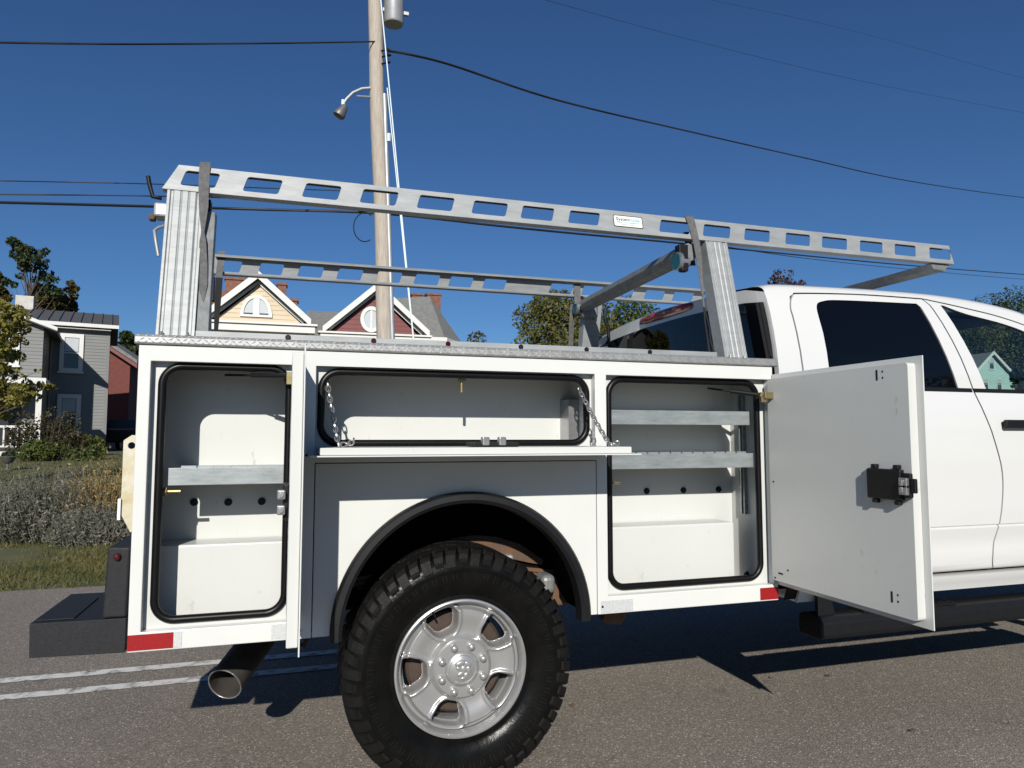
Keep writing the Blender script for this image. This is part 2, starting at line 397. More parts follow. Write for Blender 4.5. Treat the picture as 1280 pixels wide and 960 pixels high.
# wheel well liner
wl = MB()
V = []
for k in range(41):
    a = R(180*k/40); V += [(ACX+.455*math.cos(a), .021, ACZ+.455*math.sin(a)), (ACX+.455*math.cos(a), .352, ACZ+.455*math.sin(a))]
wl.add(V, [(2*k, 2*k+1, 2*k+3, 2*k+2) for k in range(40)])
wl.plate(arc(ACX, ACZ, .455, 0, 180, 40), [], XZ, .347, .353)
obj('wheel_well', wl, UNDER, TR_)
mf = MB().tube([(1.085, .06, .60), (1.06, .05, .74), (1.01, .05, .86), (.945, .05, .95)], .006, 6)
obj('rusty_flange_edge', mf, RUST, TR_)

# compartments: jamb with rounded opening, liner walls, gasket
def compartment(c, open_, depth, x0, x1, z0, z1, step=None, rad=.055):
    j = MB().plate(rect(c[0]-.012, c[1]+.012, c[2]-.012, c[3]+.012), [rrect(*open_, rad)], XZ, .0345, .040)
    obj('door_jamb', j, INNER, body)
    t_ = .004
    bx = MB()
    bx.box(x0, x1, depth, depth+t_, z0, z1)                       # back
    bx.box(x0-t_, x0, .0405, depth+t_, z0, z1); bx.box(x1, x1+t_, .0405, depth+t_, z0, z1)
    bx.box(x0-t_, x1+t_, .0405, depth+t_, z0-t_, z0); bx.box(x0-t_, x1+t_, .0405, depth+t_, z1, z1+t_)
    ob = obj('compartment_liner', bx, INNER, body)
    if step:
        sx0, sx1, sy, sz = step
        obj('step_box', MB().box(sx0, sx1, sy, depth-.0005, z0+.001, sz), INNER, body, bevel=.006, seg=3)
    o = open_; P = [(a, .032, b_) for a, b_ in rrect(o[0]-.004, o[1]+.004, o[2]-.004, o[3]+.004, rad+.004, 10)]
    obj('gasket', MB().tube(P, .0125, 10, closed=True), RUBBER, body, smooth=60)
compartment(C1, (-.372, -.002, .668, 1.440), .282, -.425, .045, .615, 1.47, step=(-.4245, .0445, .15, .872))
compartment(C2, (.108, 1.053, 1.205, 1.436), .282, .070, 1.094, 1.176, 1.47)
compartment(C3, (1.150, 1.797, .672, 1.436), .282, 1.100, 1.848, .615, 1.47, step=(1.1005, 1.765, .15, .872))
# side and inner walls, bed floor, far side box
sh = MB(); sh.box(X0, X0+.02, .0345, .36, ZB, ZT); sh.box(X1-.006, X1, .0345, .36, ZB, ZT); sh.box(X0+.021, X1-.007, .355, .36, ZB, ZT)
sh.box(X0+.021, .13, .0345, .354, ZB+.003, ZB+.012); sh.box(1.06, X1-.007, .0345, .354, ZB+.003, ZB+.012)
sh.box(X0, X1, 1.56, BW, ZB+.46, ZT); sh.box(X0, .12, 1.56, BW, ZB, ZB+.459); sh.box(1.06, X1, 1.56, BW, ZB, ZB+.459)
sh.box(X0+.02, X1-.01, .361, 1.559, .76, .79); sh.box(X1-.02, X1-.002, .361, 1.559, .791, 1.25); sh.box(X0+.0, X0+.04, .361, 1.559, .76, 1.30)
obj('body_shell', sh, WHITE, TR_, bevel=.002)
# seams and screws on the face
for x, z in ((.06, 1.163), (.60, 1.160), (1.10, 1.168), (1.10, .61), (.05, .61)):
    obj('screw', MB().lathe([(.0001, -.003), (.004, -.003), (.005, 0)], lambda r_, h, a, x=x, z=z: (x+r_*math.cos(a), h-.0005, z+r_*math.sin(a)), 8), BLACKM, body)

# tread plate cap on the side box
tp = MB(); tp.prism([(-.008, 1.5055), (-.010, 1.512), (-.009, 1.528), (-.002, 1.537), (.02, 1.5395), (.365, 1.5395), (.365, 1.5055)], YZ, X0-.012, X1+.024)
top = obj('top_plate', tp, TREADP, TR_, bevel=.003)
tl = MB()
k = 0; x = X0+.0
while x < X1+.01:
    for row, z in enumerate((1.5135, 1.5225, 1.531)):
        a = R(35) if (k+row) % 2 else R(-35)
        ux, uz = math.cos(a), math.sin(a); xo = x+(.010 if row % 2 else 0)
        y0 = -.0100 if row < 2 else -.0070
        tl.add([(xo-ux*.0085, y0, z-uz*.0085), (xo-uz*.0022, y0-.0007, z+ux*.0020), (xo+ux*.0085, y0, z+uz*.0085), (xo+uz*.0022, y0-.0007, z-ux*.0020), (xo, y0-.0013, z)], [(0, 3, 4), (3, 2, 4), (2, 1, 4), (1, 0, 4)])
    for yy in (.03, .055, .08, .105):
        a = R(45) if (k+int(yy*40)) % 2 else R(-45); ux, uy = math.cos(a), math.sin(a)
        tl.add([(x-ux*.0095, yy-uy*.0095, 1.5395), (x-uy*.0025, yy+ux*.0025, 1.541), (x+ux*.0095, yy+uy*.0095, 1.5395), (x+uy*.0025, yy-ux*.0025, 1.541)], [(0, 3, 2, 1)])
    x += .020; k += 1
obj('raised_tread', tl, TREADP, top, kind='stuff', fixn=False)
# rack track standing on the plate
RY = .145
trk = MB().box(-.30, 1.70, RY, RY+.045, 1.5397, 1.575); trk.box(-.30, 1.70, RY-.02, RY-.0005, 1.5397, 1.544)
track = obj('rack_track', trk, ALU, TR_, bevel=.003)
for i, px_ in enumerate((360, 467, 560, 651, 733, 812)):
    p = at(px_, 425, Y=RY)
    rr = .0095
    obj('track_bolt', MB().lathe([(.0001, RY-.006), (rr*.7, RY-.006), (rr, RY-.003), (rr, RY+.004)], lambda r_, h, a, p=p: (p.x+r_*math.cos(a), h, 1.564+r_*math.sin(a)), 12), REDD if i in (1, 2) else BLACKM, track, smooth=40)

# shelves
def shelf(x0, x1, z, lip, y0=.045, y1=.281, slots=False):
    m_ = MB().box(x0, x1, y0, y0+.002, z-lip, z); m_.box(x0, x1, y0+.0021, y1, z-.003, z-.001)
    s_ = obj('shelf', m_, SHELF, TR_, bevel=.001)
    if slots:
        n_ = int((x1-x0)/.05)
        for i in range(n_):
            xa = x0+.012+i*.05+(.02)
            obj('slot_tab', MB().box(xa, xa+.044, y0+.03, y0+.032, z-.0008, z+.006), SHELF, s_)
shelf(-.352, .032, 1.125, .054, slots=True)
shelf(1.152, 1.776, 1.325, .055); shelf(1.152, 1.790, 1.158, .057, slots=True)
# fixing bolts inside
def stud(x, y, z, axis='y', mat_=BLACKM, r=.009, l=.012):
    if axis == 'y': fn = lambda r_, h, a: (x+r_*math.cos(a), y-h, z+r_*math.sin(a))
    else: fn = lambda r_, h, a: (x-h, y+r_*math.cos(a), z+r_*math.sin(a))
    m_ = MB().lathe([(r*1.5, 0), (r*1.5, .003), (r*.9, .0035), (r*.9, l), (.0001, l)], fn, 10)
    obj('stud', m_, mat_, body, smooth=40)
for px_, py_ in ((242, 628), (285, 628), (327, 627)):
    p = at(px_, py_, Y=.27); stud(p.x, .282, p.z)
for px_, py_ in ((810, 614), (856, 613), (900, 612)):
    p = at(px_, py_, Y=.27); stud(p.x, .282, p.z)
for px_, py_ in ((908, 559), (909, 600), (932, 632), (934, 718)):
    p = at(px_, py_, X=1.846); stud(1.847, p.y, p.z, 'x')
for x0 in (1.815, 1.83):
    pass
obj('inner_channel', MB().box(1.833, 1.8475, .17, .178, .90, 1.40).box(1.833, 1.8475, .195, .203, .90, 1.40), SHELF, body)
obj('inner_bracket', MB().box(1.05, 1.0935, .19, .193, 1.177, 1.37).box(1.05, 1.053, .1935, .2815, 1.177, 1.37), CHROME, body)
# striker pins
def striker(p, d=(1, 0, 0)):
    p = Vector(p); d = Vector(d)
    m_ = MB().tube([p, p+d*.055], .006, 8); m_.tube([p-d*.002, p+d*.016], .016, 6)
    obj('striker_pin', m_, ZINC, body, smooth=40)
p = at(206, 615, Y=.05); striker((-.3715, .06, p.z))
p = at(768, 604, Y=.05); striker((1.150, .06, p.z))
p = at(578, 472, Y=.05); striker((p.x, .06, 1.436), (0, 0, -1))

# ------------------------------------------------------------------ compartment doors
def door_marks(d, pts, sz):
    for (c, ax, az) in pts: obj('slot', MB().obox(c, ax, (0.0004, 0, 0), az), BLACKM, d)
# rear vertical door, swung out square to the body
d1 = obj('compartment_door', MB().box(.0385, .0425, -.428, -.004, .650, 1.468), WHITE, TR_, bevel=.001)
obj('inner_pan', MB().box(.008, .0380, -.405, -.012, .668, 1.450), INNER, d1, bevel=.003)
m_ = MB().box(-.008, .0075, -.30, -.22, .99, 1.09); obj('latch_housing', m_, BLACK, d1, bevel=.004)
for zz in (1.02, 1.062):
    obj('latch_jaw', MB().box(-.024, -.002, -.325, -.3005, zz-.013, zz+.013), CHROME, d1, bevel=.004)
    obj('latch_jaw', MB().lathe([(.006, 0), (.006, .006), (.0001, .006)], lambda r_, h, a, zz=zz: (-.013+r_*math.cos(a), -.3255-h, zz+r_*math.sin(a)), 8), CHROME, d1)
# front vertical door
d3 = obj('compartment_door', MB().box(1.8495, 1.8535, -.716, -.004, .645, 1.472), WHITE, TR_, bevel=.001)
obj('inner_pan', MB().plate(rrect(-.690, -.016, .668, 1.452, .012), [], YZ, 1.818, 1.8490), INNER, d3, bevel=.003)
for (py_, pz_, hz) in ((950/2.595*0+1096, 469, .022), (1115, 746, .022)):
    p = at(py_, pz_, X=1.818)
    obj('drain_slot', MB().box(1.8172, 1.8178, p.y-.0035, p.y+.0035, p.z-.017, p.z+.017), BLACKM, d3)
    for dz in (-.01, .01): obj('rivet_hole', MB().box(1.8172, 1.8178, p.y-.026, p.y-.021, p.z+dz-.003, p.z+dz+.003), BLACKM, d3)
p = at(976, 717, X=1.818); obj('drain_slot', MB().box(1.8172, 1.8178, p.y-.013, p.y+.013, p.z-.003, p.z+.003), BLACKM, d3)
for a_, b_ in ((967, 602), (985, 713), (969, 722)):
    p = at(a_, b_, X=1.818); obj('rivet_hole', MB().box(1.8172, 1.8178, p.y-.004, p.y+.004, p.z-.003, p.z+.003), BLACKM, d3)
p0 = at(1080, 585, X=1.79); p1 = at(1130, 627, X=1.79)
ya, yb = p1.y, p0.y; za, zb_ = p1.z, p0.z
lt = obj('latch_housing', MB().box(1.797, 1.8176, ya+.02, yb, za, zb_).box(1.803, 1.8176, ya-.012, ya+.0195, za+.01, zb_-.01), BLACK, d3, bevel=.004)
for yy in (ya+.03, yb-.035):
    for zz in (za-.014, zb_+.001): obj('mounting_tab', MB().box(1.80, 1.8176, yy, yy+.018, zz, zz+.013), BLACK, d3, bevel=.002)
for zz in (za+.035, zb_-.04):
    obj('latch_jaw', MB().box(1.790, 1.8028, ya-.010, ya+.0195, zz-.016, zz+.016).box(1.784, 1.7895, ya+.0, ya+.012, zz-.009, zz+.009), CHROME, d3, bevel=.004)
obj('latch_tongue', MB().box(1.803, 1.815, ya-.03, ya-.0125, (za+zb_)/2-.022, (za+zb_)/2+.022), BLACK, d3, bevel=.003)
obj('strut_bracket', MB().box(1.780, 1.8176, -.055, -.02, 1.372, 1.398).box(1.765, 1.7795, -.045, -.03, 1.378, 1.392), ZINC, d3, bevel=.002)
# drop-down door
d2 = obj('compartment_door', MB().box(.062, 1.112, -.292, -.004, 1.1635, 1.1675), WHITE, TR_, bevel=.001)
obj('inner_pan', MB().box(.090, 1.086, -.274, -.012, 1.168, 1.190), INNER, d2, bevel=.003)
obj('latch_housing', MB().box(.560, .715, -.215, -.12, 1.1905, 1.206), BLACK, d2, bevel=.004)
for xx_ in (.600, .655): obj('latch_jaw', MB().box(xx_-.012, xx_+.012, -.228, -.200, 1.1955, 1.222), CHROME, d2, bevel=.004)
# hinges on the outer ends
obj('hinge_knuckle', MB().tube([(.03, -.006, .66), (.03, -.006, 1.45)], .006, 8), WHITE, d1, smooth=40)
obj('hinge_knuckle', MB().tube([(1.846, -.006, .66), (1.846, -.006, 1.45)], .006, 8), WHITE, d3, smooth=40)
# gas struts
for a, b_ in (((-.20, .10, 1.425), (.004, -.05, 1.415)), ((1.62, .10, 1.420), (1.782, -.036, 1.386))):
    a, b_ = Vector(a), Vector(b_); mid = a.lerp(b_, .42)
    s_ = obj('gas_strut', MB().tube([mid, b_], .0085, 10), BLACK, TR_, smooth=50)
    obj('strut_rod', MB().tube([a, mid], .004, 8), BLACKM, s_, smooth=50)
    obj('strut_bracket', MB().box(b_.x-.012, b_.x+.012, b_.y-.008, b_.y+.008, b_.z-.028, b_.z+.012), ZINC, s_, bevel=.002)
# chains
def chain(a, b_, n_, sag=.012, extra=0):
    a, b_ = Vector(a), Vector(b_); m_ = MB(); N = n_
    pts = [a.lerp(b_, i/N)+Vector((0, 0, -sag*4*(i/N)*(1-i/N))) for i in range(N+1)]
    for e_ in range(extra):
        q = pts[-1]+Vector((rnd.uniform(-.012, .02), rnd.uniform(-.012, .012), rnd.uniform(-.002, .008))); q.z = max(q.z, 1.196); pts.append(q)
    for i in range(len(pts)-1):
        p, q = pts[i], pts[i+1]; d = (q-p); L = d.length*.72; d.normalize()
        s1 = d.cross(Vector((0, 1, .2))).normalized(); s2 = d.cross(s1)
        s_ = s1 if i % 2 else s2; c = (p+q)/2; hw = .0075
        loop = [c+d*(L*math.cos(R(t_))*1.0)+s_*(hw*math.sin(R(t_))) for t_ in range(0, 360, 36)]
        m_.tube(loop, .0026, 5, closed=True)
    obj('door_chain', m_, CHROME, TR_, smooth=60)
chain((.122, .05, 1.412), (.150, -.16, 1.197), 13, .01, 6)
chain((1.035, .05, 1.405), (1.045, -.19, 1.197), 15, .008, 3)
# reflective tape
for x0, x1, z0, z1, m_ in ((-.4395, -.315, .588, .634, RED), (-.3145, -.292, .588, .634, HATCH), (-.035, .018, .590, .634, HATCH), (1.094, 1.222, .588, .630, HATCH), (1.772, 1.8555, .588, .634, RED)):
    obj('reflective_tape', MB().box(x0, x1, -.0016, -.0004, z0, z1), m_, TR_)

def pz_(x, y, Y): p = at(x, y, Y=Y); return (p.x, p.z)
# ------------------------------------------------------------------ rear bumper, bracket, exhaust, underside
for s_, y0, y1 in ((0, .05, .47), (1, 1.45, 1.87)):
    m_ = MB().prism([(-.705, .578), (-.455, .572), (-.455, .674), (-.708, .676)], XZ, y0, y1)
    m_.prism([(-.705, .6765), (-.60, .676), (-.60, .679), (-.705, .679)], XZ, y0+.03, y1-.1)
    obj('bumper_step', m_, LINER, TR_, bevel=.006)
m_ = MB().prism([(-.520, .677), (-.455, .6765), (-.450, .885), (-.512, .888)], XZ, .05, 1.87)
bump_ = obj('rear_bumper', m_, LINER, TR_, bevel=.006)
obj('marker_light', MB().lathe([(.0001, .036), (.008, .038), (.011, .045), (.012, .0498)], lambda r_, h, a: (-.485+r_*math.cos(a), h, .858+r_*math.sin(a)), 14), REDD, bump_, smooth=50)
hole = lambda cx, cz, r_: [(cx+r_*math.cos(R(t_)), cz+r_*math.sin(R(t_))) for t_ in range(0, 360, 30)]
m_ = MB().plate([(-.462, .925), (-.441, .935), (-.441, 1.226), (-.468, 1.228), (-.490, 1.212), (-.492, .985)], [hole(-.468, 1.195, .011)], XZ, .10, .108)
br_ = obj('tailgate_bracket', m_, WORN, TR_, bevel=.001)
obj('bracket_edge', MB().box(-.4985, -.4905, .09, .17, .965, 1.03).box(-.4925, -.4895, .1085, .17, .985, 1.21), LABELW, br_)
ex = MB(); ea = Vector((-.192, .37, .350)); eb = Vector((-.04, .68, .49)); ec = Vector((.12, .95, .55))
ex.tube([ea, ea.lerp(eb, .5), eb, eb.lerp(ec, .4), ec], .062, 24, caps=False)
ex.tube([ea+(eb-ea)*.002, ea.lerp(eb, .6), eb], .0585, 24, caps=False)
d_ = (eb-ea).normalized(); 
s1 = d_.cross(Vector((0, 0, 1))).normalized(); s2 = s1.cross(d_)
ring = MB().tube([ea+(s1*math.cos(R(k*15))+s2*math.sin(R(k*15)))*.0605 for k in range(24)], .0028, 6, closed=True)
exo = obj('exhaust_pipe', ex, PIPE, TR_, smooth=60, fixn=False)
obj('pipe_rim', ring, CHROME, exo, smooth=60)
obj('pipe_hanger', MB().tube([(.09, .33, .60), (.09, .36, .50), (.075, .40, .452), (.06, .42, .452)], .008, 6), BLACKM, TR_)
for y0 in (.44, 1.40):
    obj('frame_rail', MB().box(-.38, 5.3, y0, y0+.08, .575, .745), UNDER, TR_, bevel=.006)
ax_ = MB().tube([(.594, .20, .424), (.594, 1.72, .424)], .052, 12); obj('axle', ax_, UNDER, TR_, smooth=40)
obj('differential', MB().lathe([(.0001, -.17), (.09, -.15), (.15, -.07), (.165, 0), (.15, .07), (.09, .15), (.0001, .17)], lambda r_, h, a: (.594+r_*math.cos(a), .90+h, .424+r_*math.sin(a)), 20), UNDER, TR_, smooth=60)
obj('drive_shaft', MB().tube([(.7, .90, .45), (2.9, .90, .56)], .045, 12), UNDER, TR_, smooth=50)
obj('fuel_tank', MB().box(1.1, 1.9, .56, 1.2, .50, .72), UNDER, TR_, bevel=.04, seg=4)
obj('front_axle', MB().tube([(4.36, .20, .424), (4.36, 1.72, .424)], .05, 12), UNDER, TR_, smooth=40)
for y0 in (.37,):
    P = [(ACX-.55+1.1*i/20, .66-.0-.20*(1-((i-10)/10)**2)*.0+.06*math.cos(math.pi*(i-10)/20)) for i in range(21)]
    lf = MB()
    for q in range(4):
        pts = [(x, y0, z-.018*q) for x, z in P[q*2:21-q*2]]
        lf.ribbon(pts, [(0, .035, 0)]*len(pts), .007)
    obj('leaf_spring', lf, RUST, TR_)
gpx = [(538, 690), (546, 683), (566, 673), (592, 669), (620, 671), (650, 680), (679, 700), (678, 706), (660, 703), (600, 690)]
m_ = MB().plate([pz_(x, y, .325) for x, y in gpx], [], XZ, .325, .337)
obj('rusty_gusset', m_, RUST, TR_)
obj('bump_stop', MB().box(.80, .86, .30, .39, .66, .76), GREYM, TR_, bevel=.01)
obj('shock_mount', MB().box(.955, 1.015, .24, .34, .61, .685), GALV, TR_, bevel=.022, seg=3)
obj('spring_hanger', MB().box(1.02, 1.10, .30, .36, .55, .66), RUST, TR_, bevel=.01)
obj('shock_body', MB().tube([(1.25, .34, .50), (1.28, .34, .50), (1.33, .34, .50), (1.35, .34, .50)], [.03, .05, .05, .03], 16), RUST, TR_, smooth=40)

# ------------------------------------------------------------------ wheel
HX, HZ = .594, .424; TWC = .178
wheel_root = None
def rmap(mb):
    """bring the drawn wheel to its real radii: rim flange 0.235 m, tyre 0.4065 m"""
    out = []
    for x, y, z in mb.v:
        r_ = math.hypot(x-HX, z-HZ); q = r_*.953 if r_ < .247 else .2354+(r_-.247)*.975
        k_ = q/r_ if r_ > 1e-6 else 1; out.append((HX+(x-HX)*k_, y, HZ+(z-HZ)*k_))
    mb.v = out; return mb
def wf(cy, cx=HX, cz=HZ): return lambda r_, h, a: (cx+r_*math.cos(a), cy+h, cz+r_*math.sin(a))
# rim face as a polar grid with pressed windows
NT, NR = 600, 110; RO = .226
hang = [R(40+72*k) for k in range(5)]
def hole_sd(r_, a):
    best = 9
    for h in hang:
        da = (a-h+math.pi) % (2*math.pi)-math.pi
        if abs(da) > .7: continue
        x = r_*math.cos(da); y = r_*math.sin(da)
        # rounded trapezoid: inner edge .138, outer .205
        ri, ro = .128, .211
        hw = .036+(.068-.036)*max(0, min(1, (x-ri)/(ro-ri)))
        dx = max(ri-x, r_-ro); dy = abs(y)-hw
        rad = .022; qx, qy = dx+rad, dy+rad
        d = min(max(qx, qy), 0)+math.hypot(max(qx, 0), max(qy, 0))-rad
        best = min(best, d)
    return best
def rim_h(r_):
    h = -.001*(1)
    h -= .020*sm(.102, .118, r_)            # step off the hub flange
    h += .010*sm(.125, .19, r_)
    h -= .022*sm(.202, .216, r_)
    return h
V = []; SD = []
for i in range(NR+1):
    r_ = .02+(RO-.02)*i/NR
    for k in range(NT):
        a = 2*math.pi*k/NT; d = hole_sd(r_, a)
        h = rim_h(r_)
        h += .0065*math.exp(-((d-.013)/.0065)**2)
        h -= .052*(1-sm(-.004, .006, d))
        V.append((HX+r_*math.cos(a), .062-h, HZ+r_*math.sin(a))); SD.append(d)
F = []
for i in range(NR):
    for k in range(NT):
        q = (i*NT+k, i*NT+(k+1) % NT, (i+1)*NT+(k+1) % NT, (i+1)*NT+k)
        if max(SD[j] for j in q) < -.0045: continue
        F.append(q)
rm = MB().add(V, F)
rm.lathe([(.2255, .0845), (.229, .075), (.233, .060), (.239, .054), (.245, .056), (.247, .064), (.246, .075), (.238, .09), (.232, .12), (.215, .15), (.21, .20), (.232, .28), (.245, .30)], wf(0), 96)
wheel = obj('wheel', rmap(rm), RIM, TR_, smooth=50)
# hub
hb = MB().lathe([(.1035, .066), (.1035, .060), (.100, .0575), (.064, .0565), (.062, .053), (.057, .048), (.050, .0455), (.047, .048), (.0455, .0475), (.040, .044), (.02, .042), (.0001, .0415)], wf(0), 64)
obj('hub_cap', rmap(hb), RIM, wheel, smooth=35)
em = MB()
def lump(cx_, cz_, ra, rb, ang, h=.006):
    cx_, cz_, ra, rb = cx_*1.15, cz_*1.15, ra*1.3, rb*1.3
    ca, sa = math.cos(R(ang)), math.sin(R(ang)); V = []; F = []; n_ = 12
    prof_ = [(1, 0), (.9, .6), (.6, .95), (.0001, 1)]
    for pr, ph in prof_:
        for k in range(n_):
            a = 2*math.pi*k/n_; u_, v_ = ra*pr*math.cos(a), rb*pr*math.sin(a)
            V.append((HX+cx_+u_*ca-v_*sa, .0435-h*ph, HZ+cz_+u_*sa+v_*ca))
    for i in range(3):
        for k in range(n_): F.append((i*n_+k, i*n_+(k+1) % n_, (i+1)*n_+(k+1) % n_, (i+1)*n_+k))
    em.add(V, F)
lump(-.008, .020, .017, .008, 15); lump(.015, .016, .012, .008, -35); lump(.018, -.001, .008, .012, 10); lump(-.013, .004, .011, .006, -30)
lump(.002, .0, .010, .012, 0, .005); lump(-.007, -.012, .013, .007, 20); lump(.010, -.017, .010, .008, 50); lump(.001, -.026, .009, .005, 0)
obj('cap_emblem', rmap(em), RIM, wheel, smooth=50)
for k in range(8):
    a = R(22.5+45*k); cx_, cz_ = HX+.083*math.cos(a), HZ+.083*math.sin(a)
    ln = MB().lathe([(.0125, .0565), (.0125, .046), (.0115, .040), (.008, .036), (.0001, .0345)], lambda r_, h, aa, cx_=cx_, cz_=cz_: (cx_+r_*math.cos(aa), h, cz_+r_*math.sin(aa)), 6 if False else 12)
    ln.lathe([(.0165, .0572), (.016, .055), (.0125, .0545)], lambda r_, h, aa, cx_=cx_, cz_=cz_: (cx_+r_*math.cos(aa), h, cz_+r_*math.sin(aa)), 14)
    obj('lug_nut', rmap(ln), RIM, wheel, smooth=50)
obj('brake_drum', MB().lathe([(.0001, .15), (.17, .15), (.18, .16), (.18, .24)], wf(0), 40), mat('drum_rust', (.045, .028, .02), .8, var=.4, vscale=12), wheel, smooth=40)
obj('valve_stem', MB().tube([(HX-.10, .075, HZ+.19), (HX-.095, .060, HZ+.182)], .004, 6), BLACK, wheel)
obj('balance_weight', MB().box(-.018, .018, 0, .006, -.006, .006), GREYM, None) if False else None
# tyre
TO = .4225
ty = MB().lathe([(.236, .085), (.244, .064), (.252, .056), (.262, .058), (.268, .052), (.300, .040), (.335, .0345), (.348, .034), (.350, .0315), (.356, .0315), (.358, .034), (.375, .0375), (.392, .046), (.403, .062), (.4045, .09), (.4045, .266), (.403, .294), (.392, .31), (.36, .322), (.31, .318), (.262, .30), (.236, .275)], wf(0), 120)
tyre = obj('tyre', rmap(ty), TYRE, wheel, smooth=40)
tb = MB(); NP = 54
def seg_block(prof_outer, prof_inner, a0, a1, skew=0, steps=2):
    """block following the tyre: profile (r,y) outer line and base line, swept over an angle"""
    loop = prof_outer+prof_inner[::-1]; m = len(loop); V = []; F = []
    for s_ in range(steps+1):
        for j, (r_, y) in enumerate(loop):
            a = a0+(a1-a0)*s_/steps+skew*(y-TWC)
            V.append((HX+r_*math.cos(a), y, HZ+r_*math.sin(a)))
    for s_ in range(steps):
        for j in range(m): F.append((s_*m+j, s_*m+(j+1) % m, (s_+1)*m+(j+1) % m, (s_+1)*m+j))
    F += [tuple(range(m)), tuple(steps*m+j for j in range(m-1, -1, -1))]
    tb.add(V, F)
pt = 2*math.pi/NP
for k in range(NP):
    a = k*pt; lo = .358 if k % 2 else .374; wq = .76 if k % 2 else .70
    for sgn in (0, 1):
        M = (lambda y: y) if not sgn else (lambda y: 2*TWC-y)
        aa = a+(pt*.5 if sgn else 0)
        seg_block([(lo, M(.0345)), (lo+.010, M(.0325)), (.392, M(.0395)), (.408, M(.0475)), (TO-.003, M(.060)), (TO, M(.068)), (TO, M(.104))],
                  [(lo, M(.036)), (lo+.012, M(.040)), (.385, M(.046)), (.398, M(.060)), (.402, M(.07)), (.402, M(.075)), (.402, M(.104))], aa, aa+pt*wq, skew=-1.0 if not sgn else 1.0)
        seg_block([(TO-.001, M(.112)), (TO, M(.130)), (TO, M(.158))], [(.402, M(.112)), (.402, M(.13)), (.402, M(.158))], aa+pt*.22, aa+pt*1.02, skew=2.2 if not sgn else -2.2, steps=1)
        if k % 2 == 0:
            seg_block([(TO, M(.160)), (TO, M(.177))], [(.402, M(.160)), (.402, M(.177))], aa+pt*.1, aa+pt*1.4, skew=0, steps=2)
obj('tread_block', rmap(tb), TREADR, wheel, kind='stuff', bevel=0)
# fine ribs at the shoulder
rb = MB()
for k in range(NP*3):
    a = k*pt/3+.02
    if k % 3 == 2: continue
    c_, s_ = math.cos(a), math.sin(a); tx, tz = -s_*.0016, c_*.0016
    r0, r1 = .322, .344
    rb.add([(HX+r0*c_-tx, .0345, HZ+r0*s_-tz), (HX+r1*c_-tx, .0325, HZ+r1*s_-tz), (HX+r1*c_+tx, .0325, HZ+r1*s_+tz), (HX+r0*c_+tx, .0345, HZ+r0*s_+tz)], [(0, 1, 2, 3)])
obj('sidewall_rib', rmap(rb), TREADR, wheel, kind='stuff', fixn=False)
def put_wheel(dx, far):
    wv = copy_tree(wheel, TR_)
    if far:
        c = WT[wheel]; wv.rotation_euler = (0, 0, math.pi)
        wv.location = (c.x+dx+(2*HX-2*c.x), BW-c.y, c.z)
    else: wv.location = WT[wheel]+Vector((dx, 0, 0))
put_wheel(0, True); put_wheel(3.77, False); put_wheel(3.77, True)

